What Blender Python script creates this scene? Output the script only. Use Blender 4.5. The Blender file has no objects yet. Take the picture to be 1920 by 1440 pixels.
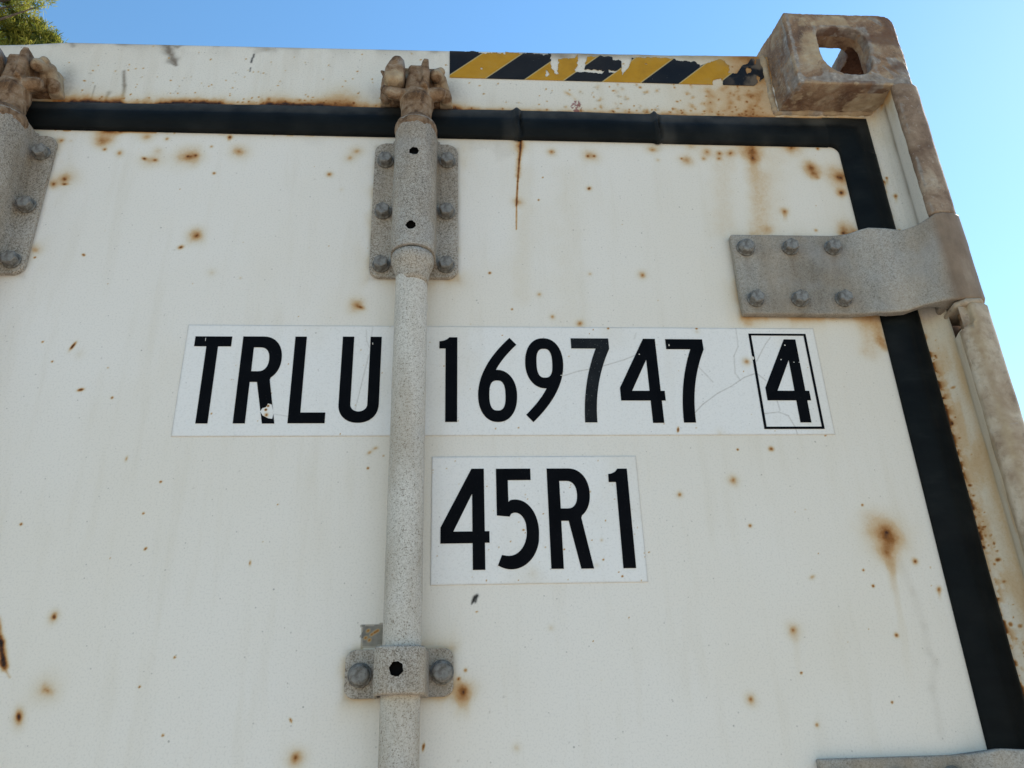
import bpy, bmesh, math, random
import numpy as np
from mathutils import Vector, Matrix

random.seed(7)
rng = np.random.default_rng(11)
sc = bpy.context.scene
COL = sc.collection
Z0 = 2.363            # height of the lettering base line above the ground (m)

# ------------------------------------------------------------------ camera
cam_d = bpy.data.cameras.new('camera')
cam = bpy.data.objects.new('camera', cam_d)
COL.objects.link(cam)
sc.camera = cam
cam_d.sensor_fit = 'HORIZONTAL'
cam_d.sensor_width = 36.0
cam_d.lens = 36.0 * 1546.39 / 1920.0
cam_d.clip_start = 0.02
cam_d.clip_end = 3000.0
_r = Vector((0.99753834, -0.06411839, -0.02839179))
_u = Vector((-0.00139325, -0.42292702, 0.90616268))
_f = Vector((0.07010935, 0.90389246, 0.42197525))
M = Matrix((_r, _u, -_f)).transposed().to_4x4()
M.translation = Vector((0.26071648, -0.79161232, -0.32462294 + Z0))
cam.matrix_world = M

# ------------------------------------------------------------------ sky, sun, exposure
SUN_EL, SUN_AZ = math.radians(38.0), math.radians(53.0)     # azimuth from +Y towards +X: behind the container
world = bpy.data.worlds.new('World')
sc.world = world
world.use_nodes = True
wn = world.node_tree
bg = wn.nodes['Background']
sky = wn.nodes.new('ShaderNodeTexSky')
sky.sky_type = 'NISHITA'
sky.sun_disc = False
sky.sun_elevation = SUN_EL
sky.sun_rotation = SUN_AZ
sky.altitude = 50.0
sky.air_density = 1.8
sky.dust_density = 0.08
sky.ozone_density = 4.0
hs = wn.nodes.new('ShaderNodeHueSaturation')      # the phone's vivid sky blue
hs.inputs['Saturation'].default_value = 1.18
wn.links.new(sky.outputs['Color'], hs.inputs['Color'])
wn.links.new(hs.outputs['Color'], bg.inputs['Color'])
bg.inputs['Strength'].default_value = 0.14
sd = bpy.data.lights.new('sun', 'SUN')
sd.energy = 5.0
sd.angle = math.radians(0.5)
sd.color = (1.0, 0.94, 0.85)
sun = bpy.data.objects.new('sun', sd)
COL.objects.link(sun)
sdir = Vector((math.sin(SUN_AZ) * math.cos(SUN_EL), math.cos(SUN_AZ) * math.cos(SUN_EL), math.sin(SUN_EL)))
sun.rotation_euler = sdir.to_track_quat('Z', 'Y').to_euler()
sun.location = sdir * 30
vs = sc.view_settings
vs.view_transform = 'Standard'
vs.look = 'None'
vs.gamma = 1.0
vs.exposure = 0.54
vs.use_curve_mapping = False

# ------------------------------------------------------------------ object helpers
def link_mesh(name, me, mat, parent=None, loc=None, smooth=False):
    o = bpy.data.objects.new(name, me)
    COL.objects.link(o)
    if mat is not None:
        for m in (mat if isinstance(mat, (list, tuple)) else [mat]):
            me.materials.append(m)
    if parent is not None:
        o.parent = parent
    if loc is not None:
        o.location = loc
    if smooth:
        me.polygons.foreach_set('use_smooth', [True] * len(me.polygons))
    return o

def bm_mesh(bm, name='mesh'):
    bmesh.ops.recalc_face_normals(bm, faces=bm.faces[:])
    me = bpy.data.meshes.new(name)
    bm.to_mesh(me)
    bm.free()
    return me

def obj(name, bm, mat, parent=None, loc=None, smooth=False):
    return link_mesh(name, bm_mesh(bm, name), mat, parent, loc, smooth)

def box(bm, x0, x1, y0, y1, z0, z1, bev=0.0, seg=2):
    vs_ = [bm.verts.new(p) for p in [(x0,y0,z0),(x1,y0,z0),(x1,y1,z0),(x0,y1,z0),(x0,y0,z1),(x1,y0,z1),(x1,y1,z1),(x0,y1,z1)]]
    fs = [bm.faces.new([vs_[i] for i in f]) for f in [(0,1,2,3),(4,7,6,5),(0,4,5,1),(1,5,6,2),(2,6,7,3),(3,7,4,0)]]
    if bev > 0:
        es = list({e for f in fs for e in f.edges})
        bmesh.ops.bevel(bm, geom=es, offset=bev, segments=seg, profile=0.5, affect='EDGES')

def prism_xz(bm, pts, y0, y1, bev=0.0, seg=2):
    """outline in x-z, extruded from y0 (front) to y1 (back)"""
    a = [bm.verts.new((x, y0, z)) for x, z in pts]
    b = [bm.verts.new((x, y1, z)) for x, z in pts]
    n = len(pts)
    fr = bm.faces.new(a)
    bm.faces.new(b[::-1])
    for i in range(n):
        bm.faces.new([a[i], b[i], b[(i+1) % n], a[(i+1) % n]])
    if bev > 0:
        bmesh.ops.bevel(bm, geom=list(fr.edges), offset=bev, segments=seg, profile=0.5, affect='EDGES')

def extrude_xy(bm, pts, z0, z1, nz=1, closed=True, cap=True):
    """section in x-y, extruded along z"""
    zs = np.linspace(z0, z1, nz + 1)
    rings = [[bm.verts.new((x, y, z)) for x, y in pts] for z in zs]
    n = len(pts)
    for k in range(nz):
        for i in range(n if closed else n - 1):
            j = (i + 1) % n
            bm.faces.new([rings[k][i], rings[k][j], rings[k+1][j], rings[k+1][i]])
    if cap and closed:
        bm.faces.new(rings[0][::-1])
        bm.faces.new(rings[-1])

def lathe(bm, cx, cy, prof, n=32, cap=True):
    """prof: list of (z, r)"""
    rings = []
    for z, r in prof:
        rings.append([bm.verts.new((cx + r*math.cos(2*math.pi*i/n), cy + r*math.sin(2*math.pi*i/n), z)) for i in range(n)])
    for k in range(len(rings)-1):
        for i in range(n):
            j = (i+1) % n
            bm.faces.new([rings[k][i], rings[k][j], rings[k+1][j], rings[k+1][i]])
    if cap:
        bm.faces.new(rings[0][::-1]); bm.faces.new(rings[-1])

def rrect(x0, x1, z0, z1, r, n=5):
    if not isinstance(r, (list, tuple)): r = [r]*4        # bl, br, tr, tl
    out = []
    for (cx, cz, a0, rr) in [(x0+r[0], z0+r[0], 180, r[0]), (x1-r[1], z0+r[1], 270, r[1]), (x1-r[2], z1-r[2], 0, r[2]), (x0+r[3], z1-r[3], 90, r[3])]:
        for k in range(n+1):
            a = math.radians(a0 + 90*k/n)
            out.append((cx + rr*math.cos(a), cz + rr*math.sin(a)))
    return out

def capsule(bm, p, q, r0, r1, n=14):
    p, q = Vector(p), Vector(q)
    d = (q-p); L = d.length; d.normalize()
    t = d.orthogonal().normalized(); s = d.cross(t)
    prof = []
    for k in range(5):
        a = math.pi/2*(1-k/4); prof.append((-r0*math.sin(a), r0*math.cos(a)+1e-5))
    for k in range(5):
        a = math.pi/2*k/4; prof.append((L+r1*math.sin(a), r1*math.cos(a)+1e-5))
    rings = [[bm.verts.new(p + d*h + (t*math.cos(2*math.pi*i/n)+s*math.sin(2*math.pi*i/n))*r) for i in range(n)] for h, r in prof]
    for k in range(len(rings)-1):
        for i in range(n):
            j=(i+1)%n
            bm.faces.new([rings[k][i],rings[k][j],rings[k+1][j],rings[k+1][i]])
    bm.faces.new(rings[0][::-1]); bm.faces.new(rings[-1])

def evaluated(me, mods):
    """apply modifiers to a mesh and give back the new mesh"""
    o = bpy.data.objects.new('tmp', me)
    COL.objects.link(o)
    tmp = []
    for kind, props in mods:
        m = o.modifiers.new(kind.lower(), kind)
        for k, v in props.items():
            if k == 'cutter':
                co = bpy.data.objects.new('cut', v); COL.objects.link(co); tmp.append(co)
                m.object = co; m.solver = 'EXACT'
            else:
                setattr(m, k, v)
    bpy.context.view_layer.update()
    dg = bpy.context.evaluated_depsgraph_get()
    out = bpy.data.meshes.new_from_object(o.evaluated_get(dg))
    bpy.data.objects.remove(o)
    for t in tmp: bpy.data.objects.remove(t)
    return out

def cyl_y(cx, cz, r, y0, y1, n=24, wob=0.0):
    bm = bmesh.new()
    pts = []
    for i in range(n):
        a = 2*math.pi*i/n
        rr = r*(1 + wob*random.uniform(-1, 1))
        pts.append((cx + rr*math.cos(a), cz + rr*math.sin(a)))
    prism_xz(bm, pts, y0, y1)
    return bm_mesh(bm)

# ------------------------------------------------------------------ numpy noise and stain helpers
def _h(i, j, k, s):
    n = (i*374761393 + j*668265263 + k*2147483647 + s*1274126177) & 0xffffffff
    n = ((n ^ (n >> 13)) * 1274126177) & 0xffffffff
    return ((n ^ (n >> 16)) & 0xffff) / 65535.0

def vnoise(x, y, z=None, seed=0):
    x = np.asarray(x, float); y = np.asarray(y, float)
    z = np.zeros_like(x) if z is None else np.asarray(z, float)
    i, j, k = np.floor(x).astype(np.int64), np.floor(y).astype(np.int64), np.floor(z).astype(np.int64)
    u, v, w = x-i, y-j, z-k
    u = u*u*(3-2*u); v = v*v*(3-2*v); w = w*w*(3-2*w)
    def L(a, b, t): return a + (b-a)*t
    c = lambda a, b, d: _h(i+a, j+b, k+d, seed)
    return L(L(L(c(0,0,0), c(1,0,0), u), L(c(0,1,0), c(1,1,0), u), v), L(L(c(0,0,1), c(1,0,1), u), L(c(0,1,1), c(1,1,1), u), v), w)

def fbm(x, y, z=None, o=4, seed=0):
    a, s, t = 0.5, 0.0, 0.0
    f = 1.0
    for k in range(o):
        s = s + a*vnoise(x*f, y*f, None if z is None else z*f, seed+k*17)
        t += a; a *= 0.5; f *= 2.03
    return s/t

def sstep(a, b, t):
    t = np.clip((t-a)/(b-a), 0, 1)
    return t*t*(3-2*t)

class Paint:
    """stain amounts on the vertices of a sheet in the x-z plane"""
    def __init__(s, X, Z):
        s.X, s.Z = X, Z
        s.rust = np.zeros_like(X); s.grime = np.zeros_like(X); s.bare = np.zeros_like(X); s.soot = np.zeros_like(X)
        s.wx = (fbm(X*70, Z*70, seed=3)-0.5); s.wz = (fbm(X*70, Z*70, seed=9)-0.5)
        s.fine = fbm(X*420, Z*420, o=3, seed=21)
    def near(s, x, z, R):
        return np.nonzero((np.abs(s.X-x) < R) & (np.abs(s.Z-z) < R))[0]
    def add(s, ch, idx, a):
        v = getattr(s, ch); v[idx] = 1-(1-v[idx])*(1-np.clip(a, 0, 1))
    def spot(s, x, z, r, a=0.5, core=0.8, ax=1.0, ang=0.0, streak=0.0, rough=0.35, edge=2.2):
        i = s.near(x, z, r*max(ax, 1)*2.6+streak*1.2)
        if len(i) == 0: return
        w = r*rough*2
        dx = s.X[i]-x+s.wx[i]*w; dz = s.Z[i]-z+s.wz[i]*w
        ca, sa = math.cos(ang), math.sin(ang)
        u = (dx*ca+dz*sa)/ax; v = -dx*sa+dz*ca
        d = np.sqrt(u*u+v*v)/(r*(1.12 if r > .004 else 1.0))
        big = min(1.0, r/0.0055)
        a = a*(1-.10*big)
        halo = a*np.exp(-(d/1.0)**edge)*(0.58+0.42*np.exp(-(d/0.42)**2))*(0.86+0.28*s.fine[i])
        s.add('rust', i, halo)
        if core > 0:
            rc = max(0.0010, min(0.08*r, .0014))
            k = .76*core*np.exp(-((d*r+ (s.fine[i]-.5)*rc*1.2)/rc)**2)
            s.add('rust', i, k)
            s.add('rust', i, 0.20*core*np.exp(-(d/0.34)**2))
        if streak > 0:
            t = -(dz)/streak
            wd = r*0.5*(1+0.25*t)
            st = 0.55*a*sstep(0, .06, t)*np.clip(1-t, 0, 1)**1.2*np.exp(-((dx-0.06*dz)/wd)**4)
            s.add('rust', i, st)
    def line(s, pts, w, a, ch='rust', taper=False):
        for (p, q) in zip(pts[:-1], pts[1:]):
            cx, cz = (p[0]+q[0])/2, (p[1]+q[1])/2
            L = math.hypot(q[0]-p[0], q[1]-p[1])
            i = s.near(cx, cz, L/2+w*4)
            if len(i) == 0: continue
            dx, dz = (q[0]-p[0])/L, (q[1]-p[1])/L
            px, pz = s.X[i]-p[0], s.Z[i]-p[1]
            t = np.clip((px*dx+pz*dz)/L, 0, 1)
            d = np.hypot(px-t*dx*L+s.wx[i]*w*1.0, pz-t*dz*L)
            ww = w*(1-0.7*t) if taper else w
            s.add(ch, i, a*np.exp(-(d/ww)**2.2)*(0.7+0.6*s.fine[i]))
    def flecks(s, x0, x1, z0, z1, n, r0, r1, a0, a1, seed, ch='rust'):
        g = np.random.default_rng(seed)
        for _ in range(n):
            x, z = g.uniform(x0, x1), g.uniform(z0, z1)
            r = r0+(r1-r0)*g.random()**3
            i = s.near(x, z, r*3.5)
            if len(i) == 0: continue
            e = g.uniform(0.6, 1.7)
            d = np.hypot((s.X[i]-x)*e, s.Z[i]-z)/r + s.wx[i]*1.2
            s.add(ch, i, g.uniform(a0, a1)*np.exp(-np.abs(d)**3))
    def store(s, me):
        for ch in ('rust', 'grime', 'bare', 'soot'):
            at = me.attributes.new(ch, 'FLOAT', 'POINT')
            at.data.foreach_set('value', getattr(s, ch).astype(np.float32))

def grid_mesh(name, xs, zs, Y=0.0, keep=None):
    """sheet in the x-z plane facing -y; keep(xc, zc) -> mask of the faces that stay"""
    xs = np.asarray(xs); zs = np.asarray(zs)
    X, Z = np.meshgrid(xs, zs)
    X = X.ravel(); Z = Z.ravel()
    nx, nz = len(xs), len(zs)
    i, j = np.meshgrid(np.arange(nx-1), np.arange(nz-1))
    a = (j*nx+i).ravel()
    q = np.stack([a, a+1, a+nx+1, a+nx], 1)
    if keep is not None:
        xc = X[q].mean(1); zc = Z[q].mean(1)
        q = q[keep(xc, zc)]
        used = np.unique(q)
        re = np.full(len(X), -1); re[used] = np.arange(len(used))
        q = re[q]; X = X[used]; Z = Z[used]
    Yv = np.full_like(X, Y) if np.isscalar(Y) else Y(X, Z)
    me = bpy.data.meshes.new(name)
    me.vertices.add(len(X))
    me.vertices.foreach_set('co', np.stack([X, Yv, Z], 1).astype(np.float32).ravel())
    me.loops.add(q.size)
    me.loops.foreach_set('vertex_index', q.ravel().astype(np.int32))
    me.polygons.add(len(q))
    me.polygons.foreach_set('loop_start', (np.arange(len(q))*4).astype(np.int32))
    me.polygons.foreach_set('loop_total', np.full(len(q), 4, np.int32))
    me.update(calc_edges=True)
    me.validate()
    return me, X, Z

def verts_of(me):
    a = np.empty(len(me.vertices)*3, np.float32)
    me.vertices.foreach_get('co', a)
    return a.reshape(-1, 3).astype(float)

def roughen(me, amp, scale, seed=0):
    """push vertices along their normals with noise (cast, worn metal)"""
    co = verts_of(me)
    n = np.empty(len(me.vertices)*3, np.float32)
    me.vertex_normals.foreach_get('vector', n)
    n = n.reshape(-1, 3)
    d = (fbm(co[:,0]*scale, co[:,1]*scale, co[:,2]*scale, o=4, seed=seed)-0.5)*2*amp
    co = co + n*d[:, None]
    me.vertices.foreach_set('co', co.astype(np.float32).ravel())
    me.update()

# ------------------------------------------------------------------ materials
def new_mat(name):
    m = bpy.data.materials.new(name)
    m.use_nodes = True
    nt = m.node_tree
    b = nt.nodes['Principled BSDF']
    return m, nt, b

def N(nt, t, **kw):
    n = nt.nodes.new(t)
    for k, v in kw.items(): setattr(n, k, v)
    return n

def coords(nt, scale=(1,1,1)):
    tc = N(nt, 'ShaderNodeTexCoord')
    mp = N(nt, 'ShaderNodeMapping')
    mp.inputs['Scale'].default_value = scale
    nt.links.new(tc.outputs['Object'], mp.inputs['Vector'])
    return mp.outputs['Vector']

def noise(nt, vec, scale, detail=4, rough=0.55, dist=0.0):
    n = N(nt, 'ShaderNodeTexNoise')
    n.inputs['Scale'].default_value = scale
    n.inputs['Detail'].default_value = detail
    n.inputs['Roughness'].default_value = rough
    n.inputs['Distortion'].default_value = dist
    nt.links.new(vec, n.inputs['Vector'])
    return n.outputs['Fac']

def ramp(nt, fac, stops, interp='LINEAR'):
    r = N(nt, 'ShaderNodeValToRGB')
    r.color_ramp.interpolation = interp
    els = r.color_ramp.elements
    while len(els) > 1: els.remove(els[-1])
    for i, (p, c) in enumerate(stops):
        e = els[0] if i == 0 else els.new(p)
        e.position = p
        e.color = c if len(c) == 4 else (*c, 1)
    nt.links.new(fac, r.inputs['Fac'])
    return r

def mix(nt, fac, a, b, mode='MIX'):
    m = N(nt, 'ShaderNodeMix', data_type='RGBA', blend_type=mode)
    for s, v in ((m.inputs[0], fac), (m.inputs[6], a), (m.inputs[7], b)):
        if hasattr(v, 'node'): nt.links.new(v, s)
        elif isinstance(v, (int, float)): s.default_value = v
        else: s.default_value = (*v, 1)
    return m.outputs[2]

def math_(nt, op, a, b=None, clamp=False):
    m = N(nt, 'ShaderNodeMath', operation=op, use_clamp=clamp)
    for s, v in zip(m.inputs, (a, b)):
        if v is None: continue
        if hasattr(v, 'node'): nt.links.new(v, s)
        else: s.default_value = v
    return m.outputs[0]

def bump(nt, b, h, strength, dist):
    n = N(nt, 'ShaderNodeBump')
    n.inputs['Strength'].default_value = strength
    n.inputs['Distance'].default_value = dist
    nt.links.new(h, n.inputs['Height'])
    nt.links.new(n.outputs['Normal'], b.inputs['Normal'])

def attr(nt, name):
    a = N(nt, 'ShaderNodeAttribute', attribute_type='GEOMETRY', attribute_name=name)
    return a.outputs['Fac']

RUST_STOPS = [(0.0, (.60,.52,.36,0)), (.10, (.58,.48,.30,.30)), (.26, (.53,.34,.135,.70)), (.45, (.44,.22,.055,.88)),
              (.65, (.28,.11,.026,1)), (.85, (.085,.032,.014,1)), (1.0, (.016,.009,.008,1))]

def paint_material(name, base, warm, speck=0.5, dirt=0.25, stains=True, rough=0.5):
    m, nt, b = new_mat(name)
    v = coords(nt)
    vst = coords(nt, (1, 1, 0.12))
    big = noise(nt, v, 3.2, 3)
    c = mix(nt, math_(nt, 'MULTIPLY', ramp(nt, big, [(.35, (0,0,0)), (.7, (1,1,1))]).outputs['Color'], dirt), base, warm)
    st = ramp(nt, noise(nt, vst, 46, 5, .6), [(.52, (0,0,0)), (.75, (1,1,1))]).outputs['Color']
    c = mix(nt, math_(nt, 'MULTIPLY', st, dirt*.55), c, (warm[0]*.82, warm[1]*.80, warm[2]*.74))
    # fine dust grain
    gr = noise(nt, v, 520, 2, .5)
    c = mix(nt, math_(nt, 'MULTIPLY', ramp(nt, gr, [(.50, (0,0,0)), (.72, (1,1,1))]).outputs['Color'], .30*speck), c, (.30,.29,.27))
    # sparse dark pin pricks, two sizes
    for sc_, th, am in ((150, .070, .55), (62, .035, .8)):
        vo = N(nt, 'ShaderNodeTexVoronoi', feature='F1')
        vo.inputs['Scale'].default_value = sc_
        nt.links.new(v, vo.inputs['Vector'])
        sel = N(nt, 'ShaderNodeSeparateColor')
        nt.links.new(vo.outputs['Color'], sel.inputs['Color'])
        dot = math_(nt, 'LESS_THAN', vo.outputs['Distance'], math_(nt, 'MULTIPLY', sel.outputs[1], th*1.7))
        on = math_(nt, 'MULTIPLY', dot, math_(nt, 'GREATER_THAN', sel.outputs[0], .70))
        c = mix(nt, math_(nt, 'MULTIPLY', on, am*speck), c, (.10,.085,.075))
    if stains:
        g = attr(nt, 'grime')
        c = mix(nt, g, c, (.21,.17,.125))
        c = mix(nt, attr(nt, 'soot'), c, (.012,.011,.011))
        ba = attr(nt, 'bare')
        c = mix(nt, ba, c, mix(nt, ramp(nt, noise(nt, v, 130, 4), [(.35,(0,0,0)),(.65,(1,1,1))]).outputs['Color'], (.10,.095,.09), (.19,.185,.175)))
        ru = attr(nt, 'rust')
        nz = noise(nt, v, 260, 4, .65)
        fac = math_(nt, 'ADD', ru, math_(nt, 'MULTIPLY', math_(nt, 'MULTIPLY', math_(nt, 'SUBTRACT', nz, .5), .45), ru), True)
        rr = ramp(nt, fac, RUST_STOPS)
        c = mix(nt, rr.outputs['Alpha'], c, rr.outputs['Color'])
        ro = math_(nt, 'ADD', math_(nt, 'MULTIPLY', rr.outputs['Alpha'], .35), rough, True)
        nt.links.new(ro, b.inputs['Roughness'])
    else:
        b.inputs['Roughness'].default_value = rough
    nt.links.new(c, b.inputs['Base Color'])
    b.inputs['Specular IOR Level'].default_value = .35
    h = math_(nt, 'ADD', math_(nt, 'MULTIPLY', noise(nt, v, 240, 2), .25), math_(nt, 'MULTIPLY', noise(nt, v, 9, 2), 1.0))
    bump(nt, b, h, .25, .002)
    return m

def speckle_metal(name, light, mid, dark, scale, tan=(.42,.33,.23), tanamt=.5, lo=.40, hi=.62, rough=.62, metal=0.0, bumpd=.0004):
    """weathered galvanised steel: crystal grain, dusty tan film"""
    m, nt, b = new_mat(name)
    v = coords(nt)
    g1 = noise(nt, v, scale, 3, .62, .4)
    g2 = noise(nt, v, scale*.42, 3, .6)
    f = math_(nt, 'ADD', math_(nt, 'MULTIPLY', g1, .72), math_(nt, 'MULTIPLY', g2, .28))
    c = ramp(nt, f, [(lo, dark), ((lo+hi)/2-.015, mid), (hi, light)]).outputs['Color']
    vz = coords(nt, (1, 1, .35))
    t = ramp(nt, noise(nt, vz, 26, 4, .6), [(.36, (0,0,0)), (.68, (1,1,1))]).outputs['Color']
    c = mix(nt, math_(nt, 'MULTIPLY', t, tanamt), c, mix(nt, .5, c, tan))
    bl2 = ramp(nt, noise(nt, vz, 11, 5, .65), [(.30, (.66,.60,.52)), (.50, (1,.985,.96)), (.70, (1.22,1.22,1.22))]).outputs['Color']
    c = mix(nt, 1.0, c, bl2, 'MULTIPLY')
    bl = ramp(nt, noise(nt, v, 17, 3), [(.55, (0,0,0)), (.72, (1,1,1))]).outputs['Color']
    c = mix(nt, math_(nt, 'MULTIPLY', bl, .28), c, (.36,.375,.39))
    nt.links.new(c, b.inputs['Base Color'])
    b.inputs['Roughness'].default_value = rough
    b.inputs['Metallic'].default_value = metal
    b.inputs['Specular IOR Level'].default_value = .3
    bump(nt, b, f, .5, bumpd)
    return m

HB = [(.598,.2145), (.651,.2155), (.702,.2160), (.599,.1455), (.650,.1460), (.701,.1465)]
BB = [(.1790,.3345), (.2525,.3360), (.1788,.2605), (.2520,.2615), (.1792,.1885), (.2515,.1885), (.1768,-.2455), (.2502,-.2445)]
def cast_material(name, cols, scale, rough=.8, bd=.0012, scrape=0.35):
    m, nt, b = new_mat(name)
    v = coords(nt)
    a = noise(nt, v, scale, 6, .62, .6)
    c = ramp(nt, a, cols).outputs['Color']
    fine = noise(nt, v, scale*9, 4, .7)
    c = mix(nt, math_(nt, 'MULTIPLY', ramp(nt, fine, [(.5, (0,0,0)), (.7, (1,1,1))]).outputs['Color'], .55), c, mix(nt, .62, c, (.05,.035,.025)))
    spk = ramp(nt, noise(nt, v, scale*14, 3, .6), [(.63, (0,0,0)), (.69, (1,1,1))]).outputs['Color']
    c = mix(nt, math_(nt, 'MULTIPLY', spk, scrape*.8), c, (.47,.43,.37))
    s = ramp(nt, noise(nt, coords(nt, (1, 1, 2.2)), scale*3.1, 6, .72, 1.2), [(.60, (0,0,0)), (.66, (1,1,1))]).outputs['Color']
    c = mix(nt, math_(nt, 'MULTIPLY', s, scrape), c, (.40,.37,.34))
    at = attr(nt, 'tan')
    ed = ramp(nt, math_(nt, 'ADD', at, math_(nt, 'MULTIPLY', math_(nt, 'SUBTRACT', fine, .5), .9)), [(.30, (0,0,0)), (.70, (1,1,1))]).outputs['Color']
    c = mix(nt, ed, c, ramp(nt, noise(nt, v, 60, 5), [(.3, (.30,.21,.13)), (.55, (.41,.32,.21)), (.75, (.50,.42,.31))]).outputs['Color'])
    ag = attr(nt, 'grey')
    eg = ramp(nt, math_(nt, 'ADD', ag, math_(nt, 'MULTIPLY', math_(nt, 'SUBTRACT', fine, .5), .6)), [(.38, (0,0,0)), (.60, (1,1,1))]).outputs['Color']
    c = mix(nt, math_(nt, 'MULTIPLY', eg, .85), c, ramp(nt, noise(nt, v, 150, 4), [(.3, (.17,.145,.125)), (.6, (.31,.285,.26)), (.75, (.52,.48,.42))]).outputs['Color'])
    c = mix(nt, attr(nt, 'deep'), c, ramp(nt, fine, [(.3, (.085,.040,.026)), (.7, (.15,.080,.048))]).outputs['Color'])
    nt.links.new(c, b.inputs['Base Color'])
    b.inputs['Roughness'].default_value = rough
    b.inputs['Specular IOR Level'].default_value = .25
    h = math_(nt, 'ADD', math_(nt, 'MULTIPLY', a, .6), math_(nt, 'MULTIPLY', fine, .4))
    bump(nt, b, h, .6, bd)
    return m

M_panel = paint_material('weathered_white_paint', (.785,.757,.712), (.72,.665,.56), .55, .40)
M_header = paint_material('dusty_white_paint', (.745,.71,.64), (.63,.55,.43), .75, .5)
M_decal = paint_material('white_vinyl', (.795,.79,.775), (.77,.745,.705), .45, .30)
M_plain = paint_material('white_paint_plain', (.76,.77,.75), (.66,.62,.52), .5, .35, stains=False)
def bolt_weeps(m, pts, rr=.0125, run=.030, amt=.55):
    nt = m.node_tree; b = nt.nodes['Principled BSDF']
    src = b.inputs['Base Color'].links[0].from_socket
    tc = N(nt, 'ShaderNodeTexCoord'); sp = N(nt, 'ShaderNodeSeparateXYZ')
    nt.links.new(tc.outputs['Object'], sp.inputs[0])
    v = coords(nt)
    wob = math_(nt, 'MULTIPLY', math_(nt, 'SUBTRACT', noise(nt, v, 90, 4, .6), .5), .012)
    tot = None
    for x, z in pts:
        dx = math_(nt, 'ADD', math_(nt, 'SUBTRACT', sp.outputs[0], x), wob)
        dz = math_(nt, 'SUBTRACT', z, sp.outputs[2])
        ring = math_(nt, 'SUBTRACT', 1.0, math_(nt, 'DIVIDE', math_(nt, 'SQRT', math_(nt, 'ADD', math_(nt, 'MULTIPLY', dx, dx), math_(nt, 'MULTIPLY', dz, dz))), rr), True)
        fall = math_(nt, 'MULTIPLY', math_(nt, 'SUBTRACT', 1.0, math_(nt, 'DIVIDE', math_(nt, 'ABSOLUTE', dx), rr*.55), True), math_(nt, 'MULTIPLY', math_(nt, 'GREATER_THAN', dz, 0.0), math_(nt, 'SUBTRACT', 1.0, math_(nt, 'DIVIDE', math_(nt, 'ABSOLUTE', dz), run), True)))
        one = math_(nt, 'MAXIMUM', math_(nt, 'MULTIPLY', ring, 1.3, True), math_(nt, 'MULTIPLY', fall, .8))
        tot = one if tot is None else math_(nt, 'MAXIMUM', tot, one)
    nt.links.new(mix(nt, math_(nt, 'MULTIPLY', tot, amt), src, (.135,.092,.058)), b.inputs['Base Color'])
M_galv = speckle_metal('galvanised_steel', (.46,.44,.405), (.335,.31,.275), (.13,.11,.088), 780, tanamt=.65)
M_rod = speckle_metal('spangled_galvanised_rod', (.60,.585,.55), (.475,.455,.415), (.18,.155,.125), 850, tanamt=.50, lo=.36, hi=.58)
M_hinge = speckle_metal('galvanised_hinge', (.36,.345,.315), (.27,.255,.23), (.155,.135,.11), 680, tanamt=.75, lo=.34, hi=.62)
M_bolt = speckle_metal('bolt_steel', (.205,.21,.205), (.145,.147,.142), (.075,.072,.064), 260, tan=(.22,.16,.10), tanamt=.3, rough=.5, metal=0.0, bumpd=.00012)
bolt_weeps(M_hinge, HB, .0125, .045, .6)
bolt_weeps(M_galv, BB, .0125, .03, .6)
M_brown = cast_material('brown_dusty_cast_iron', [(.28, (.035,.020,.013)), (.41, (.13,.072,.036)), (.52, (.235,.15,.088)), (.64, (.30,.22,.15)), (.78, (.42,.35,.27))], 75, scrape=.3, bd=.0018)
M_cast = cast_material('rusted_cast_steel', [(.28, (.095,.062,.045)), (.40, (.19,.118,.075)), (.51, (.285,.19,.12)), (.61, (.36,.28,.195)), (.74, (.44,.385,.30))], 30, scrape=.5)
M_post = cast_material('rust_filmed_post_steel', [(.28, (.105,.066,.045)), (.44, (.195,.13,.088)), (.57, (.285,.205,.145)), (.74, (.45,.38,.29))], 20, scrape=.45)

def post_lower():
    m = cast_material('stained_cream_post_paint', [(.28, (.20,.13,.085)), (.43, (.35,.265,.185)), (.56, (.49,.41,.31)), (.74, (.62,.57,.48))], 17, scrape=.3, rough=.65, bd=.0006)
    return m
M_post2 = post_lower()

def rubber():
    m, nt, b = new_mat('black_rubber')
    v = coords(nt)
    n = noise(nt, coords(nt, (.25, 1, 1)), 60, 5, .6)
    c = ramp(nt, n, [(.35, (.0015,.0028,.0038)), (.6, (.0035,.0055,.0065)), (.78, (.010,.012,.0125))]).outputs['Color']
    d = attr(nt, 'grime')  # dust, and on the top run also a painted highlight
    c = mix(nt, d, c, (.085,.082,.075))
    nt.links.new(c, b.inputs['Base Color'])
    b.inputs['Roughness'].default_value = .58
    b.inputs['Specular IOR Level'].default_value = .11
    bump(nt, b, noise(nt, v, 300, 4), .3, .0006)
    return m
M_rub = rubber()

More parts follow.
